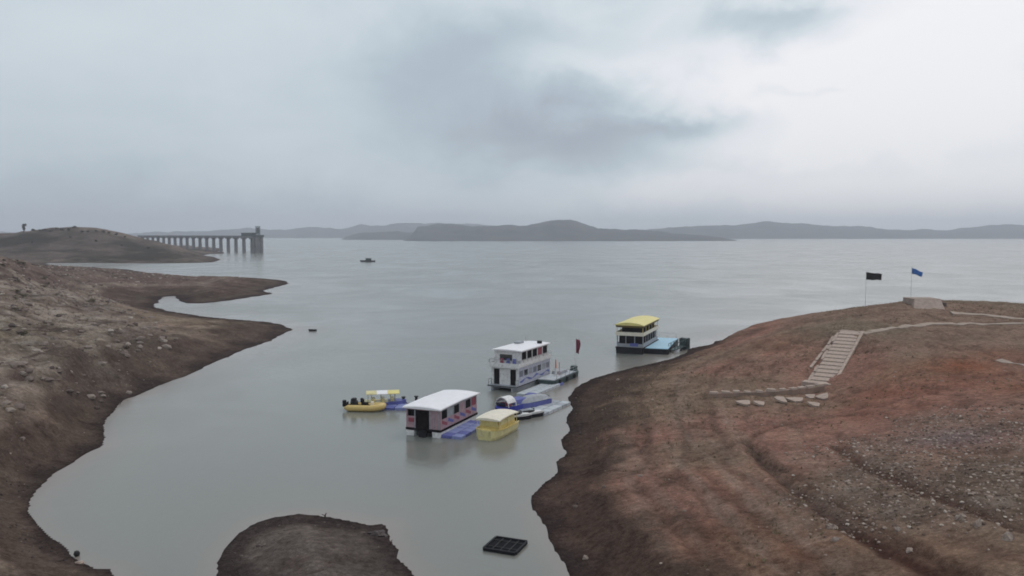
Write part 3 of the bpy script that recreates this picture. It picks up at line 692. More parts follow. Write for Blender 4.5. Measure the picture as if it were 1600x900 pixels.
# ------------------------------------------------------------------ floating docks of plastic blocks
def float_dock(name, origin_px, ux, uy, nx_, ny_, s, mats, label, group=None, h_=.42, rail=False):
    """modular dock: blocks laid from the near-left corner along two directions"""
    o = P(*origin_px); th = math.atan2(ux[1], ux[0])
    root = empty(name, o, th, label, 'floating dock', group)
    blk = B((0,0,0),(s*.95,s*.95,h_), taper=.96).build('float_block', mats[0], root, bevel=.05)
    blk2 = blk.copy(); blk2.data = blk.data.copy(); blk2.data.materials[0] = mats[1]; COL.objects.link(blk2)
    first = [True, True]
    rn = random.Random(len(label))
    for i in range(nx_):
        for j in range(ny_):
            k = rn.random() < .3
            src = blk2 if k else blk
            loc = ((i+.5)*s, (j+.5)*s, h_/2-.12+rn.uniform(-.015,.015))
            if first[k]: src.location = loc; src.rotation_euler = (0,0,rn.uniform(-.01,.01)); first[k] = False
            else: share(src, loc, (0,0,rn.uniform(-.012,.012)), parent=root)
    if first[1]: bpy.data.objects.remove(blk2)
    return root
D1 = float_dock('floating_dock', (692,688), (math.cos(math.radians(22)), -math.sin(math.radians(22))), None, 2, 6, 1.15, (lilac, lilacd),
    'blue float-block dock lying between the white-roofed boat and the pale yellow boat')
D1.rotation_euler = (0,0,math.radians(-22)); D1.location = P(688, 684)
D2 = float_dock('floating_dock', (800,650), (1,0), None, 3, 6, 1.2, (palegrey, greyp),
    'grey float-block dock between the double-deck ferry and the blue runabout')
D2.rotation_euler = (0,0,math.radians(-28)); D2.location = P(806, 645)
D5 = float_dock('floating_dock', (812,624), (1,0), None, 2, 8, 1.2, (palegrey, lilacd),
    'long grey and blue float-block dock lying along the side of the double-deck ferry')
D5.rotation_euler = (0,0,math.radians(-27)); D5.location = P(806, 618)
D3 = float_dock('floating_dock', (600,640), (1,0), None, 3, 2, 1.15, (lilac, lilacd),
    'small violet-blue float-block dock right of the orange-yellow boat')
D3.rotation_euler = (0,0,math.radians(-4)); D3.location = P(600, 641)
D4 = float_dock('floating_dock', (630,630), (1,0), None, 5, 1, 1.0, (palegrey, greyp),
    'narrow grey float walkway with black bollards behind the white-roofed boat')
D4.rotation_euler = (0,0,math.radians(14)); D4.location = P(622, 634)
for k in range(3):
    bm_ = MB(); bm_.bar((.7+1.5*k,.5,.3),(.7+1.5*k,.5,.85),.16,8); bm_.bar((.7+1.5*k,.5,.85),(.7+1.5*k,.5,.95),.26,8); bm_.build('bollard', rubber, D4)

# ------------------------------------------------------------------ small covered yellow boat
def yellow_boat():
    th = math.radians(180-24); Lb, Wd = 5.6, 2.75
    root = empty('canopy_boat', (0,0,0), 0, 'pale yellow launch with a cream canopy, moored on the near right of the floating docks', 'boat')
    secs = []
    for s, k, zt in ((0,.86,.78),(.15,1,.80),(.55,1,.82),(.8,.95,.88),(.93,.80,.95),(1,.55,.98)):
        yy = -Lb/2+Lb*s; hw = Wd/2*k
        secs.append([(hw,yy,zt),(hw*.97,yy,.3),(hw*.8,yy,-.15),(-hw*.8,yy,-.15),(-hw*.97,yy,.3),(-hw,yy,zt)])
    MB().loft(secs).build('hull', yelp, root, smooth=False)
    g = MB()
    for sx in (-1,1): g.loft([[(sx*Wd/2*k-.06,-Lb/2+Lb*s,zt-.02),(sx*Wd/2*k+.06,-Lb/2+Lb*s,zt-.02),(sx*Wd/2*k+.06,-Lb/2+Lb*s,zt+.10),(sx*Wd/2*k-.06,-Lb/2+Lb*s,zt+.10)] for s,k,zt in ((0,.86,.78),(.15,1,.80),(.55,1,.82),(.8,.95,.88),(.93,.8,.95),(1,.55,.98))])
    g.build('gunwale', yel, root)
    B((0,-.2,1.25),(2.2,3.9,.9), taper=.94).build('cabin_side', yel, root, bevel=.05)
    for sx in (-1,1):
        B((sx*1.085,-.2,1.45),(.03,3.2,.42)).build('side_window', yelp, root)
    ws = MB(); ws.box((0,1.80,1.45),(1.9,.05,.6), rx=-.25); ws.build('windscreen', yelp, root)
    B((.0,2.35,.98),(1.5,.7,.10)).build('bow_hatch', yel, root, bevel=.02)
    for x_ in (-.55,.35): B((x_,2.72,.62),(.22,.16,.5)).build('bow_fender', cream, root, bevel=.04)
    n = 7; secs = []
    for yy, dz_ in ((-2.5,-.06),(-1.5,.04),(0,.08),(1.5,.04),(2.1,-.06)):
        secs.append([(1.32*(2*i/(n-1)-1), yy, 1.92+dz_+.16*(1-(2*i/(n-1)-1)**2)) for i in range(n)]+[(1.32,yy,1.82+dz_),(-1.32,yy,1.82+dz_)])
    MB().loft(secs).build('canopy', cream, root)
    for sx in (-1,1):
        for yy in (-2.2,0,1.9): MB().bar((sx*1.2,yy,.85),(sx*1.24,yy,1.85),.035).build('canopy_post', yelp, root)
    B((0,-2.95,.5),(.5,.4,.95)).build('outboard_engine', blackh, root, bevel=.05)
    c = P(757, 688); R_ = Matrix.Rotation(th,3,'Z'); root.rotation_euler=(0,0,th); root.location = c - R_ @ Vector((0,Lb/2,0))
yellow_boat()

# ------------------------------------------------------------------ orange-yellow tube boat at far left of the group
def tube_boat():
    root = empty('inflatable_boat', P(569, 641), math.radians(-96), 'orange-yellow inflatable boat with a black outboard, outermost of the moored group', 'inflatable boat')
    pts = []
    for i in range(20):                               # U-shaped tube, bow at +Y
        s = i/19
        if s < .38: p = (-.72, -2.1+3.2*s/.38, .38)
        elif s > .62: p = (.72, 1.1-3.2*(s-.62)/.38, .38)
        else:
            a = math.pi*(1-(s-.38)/.24); p = (.72*math.cos(a), 1.1+1.15*math.sin(a), .38+.16*math.sin(a))
        pts.append(Vector(p))
    secs = []
    for i, p in enumerate(pts):
        d = (pts[min(i+1,19)]-pts[max(i-1,0)]).normalized(); n_ = d.cross(Vector((0,0,1))).normalized(); r = .37 if 0 < i < 19 else .12
        secs.append([p+n_*math.cos(2*math.pi*k/10)*r+Vector((0,0,1))*math.sin(2*math.pi*k/10)*r for k in range(10)])
    MB().loft(secs).build('tube', yelo, root, smooth=True)
    B((0,-.4,.25),(1.2,3.2,.1)).build('floor', yel, root)
    B((0,-2.05,.55),(1.3,.1,.6)).build('transom', dark, root)
    B((0,-2.3,.75),(.42,.4,.75)).build('outboard_engine', blackh, root, bevel=.08)
    s = MB(); s.box((0,.1,.62),(.9,.6,.5)); s.box((0,-.14,1.0),(.9,.14,.45)); s.build('seat', dark, root, bevel=.05)
    s = MB(); s.box((0,-1.15,.72),(.95,.7,.7)); s.box((0,-1.2,1.2),(.8,.55,.36)); s.build('black_cover', flagk, root, bevel=.12)
    B((0,.95,.70),(.5,.35,.65), taper=.8).build('console', cream, root, bevel=.04)
    for sx in (-1,1): MB().bar((sx*.72,-1.6,.74),(sx*.72,.9,.76),.035).build('grab_rope', rubber, root)
tube_boat()

# boat behind it with white and yellow canopy
def canopy_boat2():
    root = empty('canopy_boat', P(601, 634), math.radians(-80), 'blue-hulled boat under a white and yellow canopy, behind the orange-yellow inflatable', 'boat')
    hull_mb(5.0, 1.9, -.15, .6).build('hull', lilacd, root)
    g = MB().loft([[(sx_*.95*k,-2.45+4.9*s,.62) for sx_ in (-1,1)] for s,k in ((0,.9),(.3,1),(.65,1),(.9,.6))], caps=False, closed=False); g.build('deck', yelp, root)
    for sx in (-1,1):
        for yy in (-1.9,-.4,1.2): MB().bar((sx*.8,yy,.6),(sx*.8,yy,1.62),.03).build('canopy_post', metal, root)
    n = 7
    def can(y0,y1,mt,nm):
        MB().loft([[(1.02*(2*i/(n-1)-1),yy,1.60+.20*(1-(2*i/(n-1)-1)**2)) for i in range(n)]+[(1.02,yy,1.54),(-1.02,yy,1.54)] for yy in (y0,(y0+y1)/2,y1)]).build(nm, mt, root)
    can(-.9,.35,roofw,'canopy'); can(.36,1.7,yroof,'canopy'); can(-2.1,-.91,yelp,'canopy')
    for yy in (-1.3,-.2,.9): s = MB(); s.box((0,yy,.8),(1.3,.4,.35)); s.box((0,yy-.22,1.1),(1.3,.08,.4)); s.build('seat', yelp, root)
    B((0,-2.6,.6),(.4,.35,.8)).build('outboard_engine', blackh, root, bevel=.06)
canopy_boat2()

# ------------------------------------------------------------------ blue runabout, jet skis
def runabout(loc, th, label, hullm, canopy=True):
    root = empty('motorboat', loc, th, label, 'motorboat')
    hull_mb(5.4, 2.0, -.2, .8, bow=.4).build('hull', hullm, root)
    MB().loft([[(sx_*.9*k,-2.6+5.2*s,.84+.1*s**3) for sx_ in (-1,1)] for s,k in ((0,.9),(.3,1),(.6,1),(.85,.65))], caps=False, closed=False).build('deck', greyp, root)
    if not canopy:
        MB().loft([[(hw,yy,.86),(hw*.6,yy,zt),(0,yy,zt+.12),(-hw*.6,yy,zt),(-hw,yy,.86)] for yy,hw,zt in ((-2.5,.85,1.1),(-1.2,.98,1.35),(.2,.98,1.42),(1.4,.8,1.2),(2.3,.35,1.0))]).build('tarpaulin', greyp, root)
        B((0,-2.8,.6),(.5,.4,.9)).build('outboard_engine', blackh, root, bevel=.06)
        return
    B((0,-.9,1.12),(1.5,2.6,.55), taper=.85).build('tarpaulin', lilacd, root, bevel=.1)
    for yy in (.35,1.7):
        a = MB(); pr = None
        for k in range(9):
            an = math.pi*k/8; p = Vector((math.cos(an)*.98, yy, .85+math.sin(an)*1.0))
            if pr is not None: a.bar(pr, p, .06)
            pr = p
        a.build('canopy_hoop', white, root)
    MB().loft([[(math.cos(math.pi*k/8)*1.0, yy, .9+math.sin(math.pi*k/8)*1.02) for k in range(1,8)]+[(math.cos(math.pi*k/8)*.95, yy, .86+math.sin(math.pi*k/8)*.98) for k in range(7,0,-1)] for yy in (.3,1.0,1.75)]).build('canopy', white, root)
    B((0,1.0,1.0),(1.3,.5,.4)).build('seat', maroon, root, bevel=.05)
    MB().box((0,1.9,1.12),(1.3,.04,.45),rx=-.4).build('windscreen', glassm, root)
    B((0,-2.8,.6),(.5,.4,.9)).build('outboard_engine', blackh, root, bevel=.06)
runabout(P(799, 643), math.radians(180-38), 'royal-blue motorboat with a white arched front canopy, below the front of the ferry', blue)
runabout(P(829, 637), math.radians(180-44), 'dark blue motorboat under a grey tarpaulin, between the two grey float docks', lilacd, False)
def jet_ski():
    root = empty('jet_ski', (0,0,0), 0, 'white and black jet ski nosing out from the grey float dock, nearer the shore', 'jet ski', 'jet skis by the grey float dock')
    hull_mb(2.9, 1.05, -.12, .35, bow=.5).build('hull', blackh, root)
    MB().loft([[(hw,yy,zt),(hw*.9,yy,zt-.25),(-hw*.9,yy,zt-.25),(-hw,yy,zt)] for yy,hw,zt in ((-1.3,.4,.45),(-.4,.42,.5),(.4,.42,.62),(1.0,.3,.6),(1.4,.06,.5))]).build('deck_cowl', white, root)
    B((0,-.5,.62),(.34,1.2,.26)).build('seat', rubber, root, bevel=.06)
    h_ = MB(); h_.bar((0,.25,.6),(0,.1,.95),.05); h_.bar((-.38,.05,.95),(.38,.05,.95),.03); h_.build('handlebar', rubber, root)
    return root
j1 = jet_ski(); j1.location = P(832, 651); j1.rotation_euler = (0,0,math.radians(-62))
j2 = copy_tree(j1); j2.location = P(822, 657); j2.rotation_euler = (0,0,math.radians(-70)); j2['label'] = 'white and black jet ski lowest of the grey dock, closest to the pale yellow launch'
j2.location = P(812, 655)

# ------------------------------------------------------------------ barge behind the ferry, post and flag
def barge():
    a, b_, c_ = P(858,611), P(901,586), P(893,575)
    d = (b_-a); Lb = 9.5; th = math.atan2(d.y, d.x)-math.pi/2
    root = empty('work_barge', P(880,604)+Vector((-.3,4.4,0)), math.radians(-26), 'low dark green-grey barge with a pale deck moored behind the ferry, next to the shore', 'barge')
    MB().loft([[(hw,yy,.75),(hw*.9,yy,-.3),(-hw*.9,yy,-.3),(-hw,yy,.75)] for yy,hw in ((-4.6,1.0),(-4.0,1.35),(3.4,1.35),(4.6,1.1))]).build('hull', steel, root)
    B((-.1,-.2,.80),(2.4,8.2,.08)).build('deck', palegrey, root)
    B((-.4,1.2,1.05),(1.4,2.6,.42), taper=.9).build('deck_locker', greyp, root, bevel=.05)
    B((.6,4.0,1.15),(.9,.9,.75), taper=.8).build('winch_house', steel, root, bevel=.05)
    r = MB()
    for k in range(6): r.bar((1.25,-3.8+1.5*k,.8),(1.25,-3.8+1.5*k,1.6),.025)
    r.bar((1.25,-3.8,1.6),(1.25,3.7,1.6),.025); r.bar((1.25,-3.8,1.2),(1.25,3.7,1.2),.02); r.build('railing', metal, root)
    for yy in (-3,-.5,2.2): MB().bar((1.42,yy,.15),(1.42,yy,.75),.2,8).build('fender', rubber, root)
    mk = empty('channel_marker', P(876,590)+Vector((0,0,.84)), 0, 'short orange and white marker post standing on the dark barge', 'marker post')
    mk.location = root.location + Matrix.Rotation(math.radians(-26),3,'Z') @ Vector((-.1,-.9,.84))
    MB().bar((0,0,0),(0,0,1.0),.16,8).build('post', white, mk); MB().bar((0,0,1.0),(0,0,2.2),.13,8,.05).build('post_top', orange, mk)
    MB().bar((.5,.2,0),(.5,.2,1.8),.05,6).build('stay', orange, mk)
barge()

def flag(name, label, cat, base, top_h, w_, h_, mat, droop, rz, pole_r=.028, seed=1, group=None, vertical=False):
    root = empty(name, base, rz, label, cat, group)
    MB().bar((0,0,-.3),(0,0,top_h),pole_r,8,pole_r*.6).build('pole', metal, root)
    MB().blob((0,0,top_h+.03),.06,jit=0).build('finial', metal, root)
    v = []; nx_, nz_ = 14, 7
    for j in range(nz_):
        for i in range(nx_):
            s = i/(nx_-1); t_ = j/(nz_-1)
            yy = .16*math.sin(s*7+t_*1.4+seed)*s**.5
            x_ = pole_r+w_*s*(1-.06*t_); z_ = top_h-.05-h_*t_*(1-.18*s)-droop*s**1.2 + .04*math.sin(s*9+seed)
            if vertical: x_ = pole_r+w_*s*(.8+.2*math.sin(t_*5)); z_ = top_h-.05-h_*t_-.15*s
            v.append((x_, yy, z_))
    f = [(j*nx_+i, (j+1)*nx_+i, (j+1)*nx_+i+1, j*nx_+i+1) for j in range(nz_-1) for i in range(nx_-1)]
    o = MB().quadstrip(v, f).build('cloth', mat, root, smooth=True)
    so = o.modifiers.new('thick', 'SOLIDIFY'); so.thickness = .012
    return root
fb = PD(904, 572, 112); fb.z = .75
bz = flag('flag', 'dark red pennant hanging limp above the barge behind the ferry', 'flag', Vector((fb.x-.55, fb.y, -.6)), 0, .75, 2.0, flagr, 0, 0, seed=2, vertical=True) if False else None
pt = PD(900, 529, 112)
flag('flag', 'dark red pennant hanging limp above the stern of the barge by the shore', 'flag', Vector((pt.x, 112, .0)), pt.z, .62, 1.95, flagr, 0, 0, pole_r=.022, seed=2, vertical=True)
for (fx, ybase, ytop, D_, lab, w_, h_, mt, dr, sd) in (
    (1352, 478, 425, 132, 'black rectangular flag on a thin pole on the hill crest left of the concrete block', 2.65, 1.25, flagk, .28, 1),
    (1423, 470, 418, 133, 'small blue flag tilting down on a thin pole behind the concrete block', 1.75, .95, flagb, .75, 4)):
    p = PD(fx, ybase, D_); g = gz(p.x, p.y); tz = PD(fx, ytop, D_).z
    flag('flag', lab, 'flag', Vector((p.x, p.y, g)), tz-g, w_, h_, mt, dr, 0, pole_r=.03, seed=sd)

# ------------------------------------------------------------------ yellow-roofed double-deck boat on its black platform
def houseboat():
    th = math.radians(180-22)
    c = P(983, 553)
    root = empty('houseboat', (0,0,0), 0, 'two-storey boat with a yellow roof and cream balcony band over a dark lower deck', 'houseboat')
    W_, L_ = 4.7, 12.5
    MB().loft([[(hw,yy,.95),(hw*.96,yy,-.2),(-hw*.96,yy,-.2),(-hw,yy,.95)] for yy,hw in ((-L_/2,2.1),(-L_/2+1,2.35),(L_/2-.3,2.35),(L_/2,2.3))]).build('hull', blackh, root)
    B((0,0,1.0),(W_+.1,L_,.12)).build('lower_deck', dark, root)
    lo = MB()
    for sx in (-1,1):
        lo.box((sx*2.2,-.2,1.4),(.08,L_-1,.7)); 
        for k in range(7): lo.box((sx*2.2,-L_/2+.8+k*(L_-1.6)/6,2.1),(.09,.14,2.1))
    lo.box((0,L_/2-.5,1.35),(4.3,.08,.6)); lo.build('lower_side', greyp, root)
    B((-.7,L_/2-.45,1.5),(1.4,.06,.5)).build('front_banner', lilacd, root)
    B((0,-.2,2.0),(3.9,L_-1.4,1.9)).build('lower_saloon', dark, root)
    for x_ in (-2.2,-.8,.7,2.2): B((x_,L_/2-.5,2.1),(.12,.1,2.1)).build('front_post', greyp, root)
    B((0,0,3.08),(W_+.05,L_-.2,.12)).build('upper_deck', cream, root)
    rl = MB()
    for sx in (-1,1): rl.box((sx*2.36,0,3.38),(.06,L_-.2,.52))
    rl.box((0,L_/2-.13,3.38),(4.72,.06,.52)); rl.box((0,-L_/2+.13,3.38),(4.72,.06,.52)); rl.build('balcony_band', cream, root)
    ps = MB()
    for sx in (-1,1):
        for k in range(6): ps.box((sx*2.2,-L_/2+.4+k*(L_-.8)/5,4.0),(.09,.09,1.7))
    ps.build('upper_post', yel, root)
    B((0,-.4,3.75),(3.3,L_-2.2,1.2)).build('upper_dark_block', dark, root)  # near-black block filling the dark band between balcony and roof
    br = MB(); br.box((0,L_/2-.12,4.62),(4.6,.06,.42))
    for sx in (-1,1): br.box((sx*2.33,0,4.62),(.06,L_-.3,.34))
    br.build('eaves_board', M('brown_eaves', (.13,.085,.02), .6), root)
    n = 9; secs = []
    for yy in (-L_/2-.1,0,L_/2+.15):
        secs.append([(2.5*(2*i/(n-1)-1), yy, 4.86+.42*(1-(2*i/(n-1)-1)**2)) for i in range(n)]+[(2.5,yy,4.76),(-2.5,yy,4.76)])
    MB().loft(secs).build('roof', yroof, root)
    R_ = Matrix.Rotation(th,3,'Z'); root.rotation_euler = (0,0,th); root.location = c - R_ @ Vector((0,L_/2,0))
    # platform
    pl = empty('floating_platform', P(1029,553)+Vector((.2,3.5,0)), math.radians(-18), 'black-sided floating platform with a light blue deck beside the yellow-roofed boat', 'floating platform')
    B((0,3.4,.32),(5.1,14.4,1.1)).build('hull', blackh, pl, bevel=.06)
    B((0,3.4,.93),(5.0,14.3,.10)).build('deck', skyb, pl)
    B((-1.9,.4,1.35),(.5,4.5,.75)).build('blue_locker', palegrey, pl, bevel=.04)
    r = MB()
    for k in range(4): r.bar((-2.3+1.5*k,10.4,.95),(-2.3+1.5*k,10.4,1.9),.03)
    r.bar((-2.3,10.4,1.9),(2.2,10.4,1.9),.03); r.build('railing', metal, pl)
    # gangway
    a = P(1052,553)+Vector((.3,2.0,0)); 
    gw = empty('gangway', a, math.radians(-38), 'dark steel gangway leading from the blue platform up to the shore', 'gangway')
    g = MB(); g.box((0,2.2,.55),(1.2,5.4,.12),rx=.06); g.build('walkway', steel, gw)
    for sx in (-1,1):
        t_ = MB(); t_.bar((sx*.6,-.4,1.4),(sx*.6,4.8,2.0),.05)
        for k in range(6): yy = -.4+k*1.04; t_.bar((sx*.6,yy,.45+.05*k),(sx*.6,yy,1.42+.11*k),.04)
        for k in range(5): yy = -.4+k*1.04; t_.bar((sx*.6,yy,.5),(sx*.6,yy+1.04,1.5+.1*k),.035)
        t_.build('truss_side', steel, gw)
    MB().box((0,4.6,1.0),(1.5,.9,1.9)).build('landing_frame', steel, gw)
houseboat()

# ------------------------------------------------------------------ small floating things
def raft():
    pa, pb, pc, pd = P(757,861), P(772,842), P(823,848), P(807,869)
    ctr = (pa+pb+pc+pd)/4; e = (pd-pa); th = math.atan2(e.y, e.x); w_ = e.length; h_ = (pb-pa).length
    root = empty('net_raft', ctr, th, 'square black raft floating alone in the near channel', 'raft')
    B((0,0,.06),(w_-.1,h_-.1,.10)).build('net_panel', netm, root)
    for (c_, s_) in (((0,-h_/2,.12),(w_,.14,.18)),((0,h_/2,.12),(w_,.14,.18)),((-w_/2,0,.12),(.14,h_-.15,.17)),((w_/2,0,.12),(.14,h_-.15,.17))): B(c_, s_).build('frame_beam', blackh, root, bevel=.02)
    for k in (-1,0,1): B((k*w_/4,0,.13),(.06,h_-.16,.05)).build('cross_bar', rubber, root)
    for k in (-.5,.5): B((0,k*h_/2,.14),(w_-.16,.06,.05)).build('cross_bar', rubber, root)
raft()
def far_boat():
    root = empty('fishing_boat', P(574.5,409), math.radians(88), 'long low dark boat out on the open lake, beyond the peninsulas', 'boat')
    hull_mb(11, 2.6, -.3, 1.0, bow=.4).build('hull', blackh, root)
    B((0,-.6,1.8),(1.9,4.2,1.5), taper=.9).build('cabin', steel, root); B((0,-.6,2.7),(2.4,5.4,.14)).build('roof', greyp, root)
far_boat()
def near_dinghy():
    root = empty('rowing_boat', P(488,517), math.radians(75), 'tiny dark rowing boat off the tip of the left-hand spit', 'rowing boat')
    hull_mb(1.7, .8, -.08, .32, bow=.5).build('hull', blackh, root)
    for yy in (-.35,.2): B((0,yy,.36),(.7,.18,.05)).build('thwart', greyp, root)
near_dinghy()

# ------------------------------------------------------------------ bridge and intake tower far left
def bridge():
    tw = PD(403, 396, 870); tw.z = 0
    far_ = Vector((-530, 1150, 0)); dirv = (far_-tw); dirv.z = 0; Lt = dirv.length; dirv.normalize(); th = math.atan2(dirv.y, dirv.x)
    root = empty('access_bridge', tw, th, 'long grey pier bridge on slender piers running out from the far peninsula', 'bridge')
    B((Lt/2+6,0,16.6),(Lt,5,1.5)).build('deck', conc3, root)
    for sy in (-1,1): B((Lt/2+6,sy*2.5,17.9),(Lt,.3,1.0)).build('parapet', conc3, root)
    pier = None; n = int(Lt/21)
    for k in range(n):
        loc = (14+21*k, 0, 0)
        if pier is None:
            pm = MB(); pm.box((0,0,6.2),(2.2,3.6,17.5), taper=.86); pm.box((0,0,15.3),(3.6,5.4,1.1)); pier = pm.build('pier', conc3, root); pier.location = loc
        else: share(pier, loc, parent=root)
    B((22,0,19.6),(26,5.6,3.2)).build('control_shed', steel, root); B((22,0,21.4),(27,6.4,.5)).build('shed_roof', steel, root)
    t = empty('intake_tower', tw+Vector((0,0,0)), th, 'dark intake tower with tall hoist frame at the lake end of the far bridge', 'tower')
    t.location = tw - dirv*1.0
    b1 = MB()
    for sx in (-1,1):
        for sy in (-1,1): b1.box((sx*2.9,sy*2.9,7.5),(2.2,2.2,19))
    b1.box((0,0,7.5),(5.4,5.4,18.8)); b1.build('shaft', conc3, t)
    B((0,0,18.1),(9.4,9.4,2.4)).build('head_slab', steel, t)
    g = MB()
    for sx in (-1,1):
        for sy in (-1,1): g.box((sx*1.5,sy*1.5,23.5),(.6,.6,8.6))
    for zz_ in (21,24,27): g.box((0,0,zz_),(3.5,3.5,.5))
    g.build('hoist_frame', steel, t); B((0,0,24),(2.0,2.0,6)).build('hoist_house', steel, t); B((0,0,28.4),(4.2,4.2,.6)).build('cap', steel, t)
bridge()

# ------------------------------------------------------------------ stairs, walls, paths and concrete on the right bank
def hang(px_, py_, z_):                     # ground point under a survey estimate
    p = P(px_, py_, z_); p.z = gz(p.x, p.y); return p
sb = hit(1284, 600, 60); st_ = hit(1329, 521, 60)
run = (st_-sb); rl_ = Vector((run.x, run.y, 0)).length; rise = st_.z-sb.z; th = math.atan2(run.y, run.x)-math.pi/2
st = empty('staircase', sb, th, 'pale concrete staircase with side kerbs climbing the red-brown bank', 'staircase')
NS = 14; tr = rl_/NS; rs = rise/NS; WS = 2.5
proto = None
for k in range(NS):
    loc = (0, tr*(k+.5), rs*(k+1)+.12)
    sl = rs*.62; q_ = tr/2-.006
    if proto is None:
        proto = MB().quadstrip([(-WS/2,-q_,-.6),(WS/2,-q_,-.6),(WS/2,q_,-.6),(-WS/2,q_,-.6),(-WS/2,-q_,-sl/2),(WS/2,-q_,-sl/2),(WS/2,q_,sl/2),(-WS/2,q_,sl/2)],[(3,2,1,0),(4,5,6,7),(0,1,5,4),(1,2,6,5),(2,3,7,6),(3,0,4,7)]).build('step', conc2, st, bevel=.02); proto.location = loc
    else: share(proto, loc, (random.Random(k+9).uniform(-.02,.02),random.Random(k+5).uniform(-.012,.012),random.Random(k).uniform(-.02,.02)), (random.Random(k+2).uniform(.93,1.0),1,1), parent=st)
for sx, wd in ((1,.34),):
    m_ = MB(); m_.loft([[(sx*(WS/2+.2)-wd/2,yy,zz_-.6),(sx*(WS/2+.2)+wd/2,yy,zz_-.6),(sx*(WS/2+.2)+wd/2,yy,zz_+.20),(sx*(WS/2+.2)-wd/2,yy,zz_+.20)] for yy,zz_ in ((-.1,.15),(rl_*.5,rise*.5+.2),(rl_+.1,rise+.2))])
    m_.build('side_kerb', conc2, st)
for k, (f0, f1) in enumerate(((.02,.16),(.19,.30),(.42,.60),(.63,.72),(.80,.99))):
    MB().loft([[(-WS/2-.22-wd_,rl_*f,rise*f-.5),(-WS/2-.22+wd_,rl_*f,rise*f-.5),(-WS/2-.22+wd_,rl_*f,rise*f+.08),(-WS/2-.22-wd_,rl_*f,rise*f+.08)] for f, wd_ in ((f0,.14),((f0+f1)/2,.2),(f1,.12))]).build('kerb_stone', conc2, st)
B((.0,-.75,-.02),(WS+1.2,1.4,.45)).build('landing', conc2, st, bevel=.03)
B((.3,rl_+.9,rise-.05),(WS+1.0,1.9,.5)).build('landing', conc, st, bevel=.03)
# detached edging left of the stairs
eg = empty('edging_strip', hit(1268,577,60), 0, 'broken concrete edging line running up the slope on the left of the staircase', 'edging')
e0 = eg.location.copy(); ep = [hit(a, b_, 60) for a, b_ in ((1266,578),(1275,566),(1285,553),(1294,541),(1303,528))]
for a, b_ in zip(ep[:-1], ep[1:]):
    d = b_-a; m_ = (a+b_)/2-e0
    MB().box(m_+Vector((0,0,.06)), (.34, d.length*.86, .34), rz=math.atan2(d.y,d.x)-math.pi/2, rx=math.atan2(d.z, Vector((d.x,d.y,0)).length)).build('edging_block', conc2, eg)
# retaining wall with coping stones
wp = [hit(a, b_, 60) for a, b_ in ((1108,621),(1145,620),(1190,619),(1235,616),(1270,613),(1290,611))]
rw = empty('retaining_wall', wp[0], 0, 'long low earth-stained wall topped with spaced pale coping stones, left of the staircase foot', 'wall')
w0 = wp[0].copy(); cps = None; acc = []
for a, b_ in zip(wp[:-1], wp[1:]):
    L_ = (b_-a).length; k = 0.0
    while k < L_: acc.append(a.lerp(b_, k/L_)); k += .25
m_ = MB(); secs = []
for i in range(0, len(acc), 6):
    p = acc[i]-w0; d = acc[min(i+1, len(acc)-1)]-acc[max(i-1,0)]; n_ = Vector((-d.y, d.x, 0)).normalized()
    secs.append([p-n_*.30+Vector((0,0,-1.2)), p+n_*.30+Vector((0,0,-1.2)), p+n_*.26+Vector((0,0,(.34+.2*min(1,i/60)+.08*_rt[i % 500, 9]))), p-n_*.26+Vector((0,0,(.34+.2*min(1,i/60)+.08*_rt[i % 500, 9])))])
m_.loft(secs).build('wall_body', M('earth_stained_masonry', (.28,.19,.15), .9, .3, 1.2, bump=.02), rw)
rn = random.Random(5); i = 0
while i < len(acc)-4:
    a, b_ = acc[i]-w0, acc[min(i+4, len(acc)-1)]-w0; d = b_-a; th_ = math.atan2(d.y, d.x); mc = (a+b_)/2+Vector((0,0,.46+.2*min(1,i/60)))
    if cps is None: cps = B((0,0,0),(.86,.60,.24), taper=.93).build('coping_stone', conc2, rw, bevel=.03); cps.location = mc; cps.rotation_euler = (0,0,th_)
    else: share(cps, mc+Vector((0,rn.uniform(-.06,.06),rn.uniform(-.04,.03))), (rn.uniform(-.08,.08), rn.uniform(-.07,.07), th_+rn.uniform(-.07,.07)), (rn.uniform(.75,1.12),rn.uniform(.85,1.1),rn.uniform(.8,1.3)), rw)
    i += 5
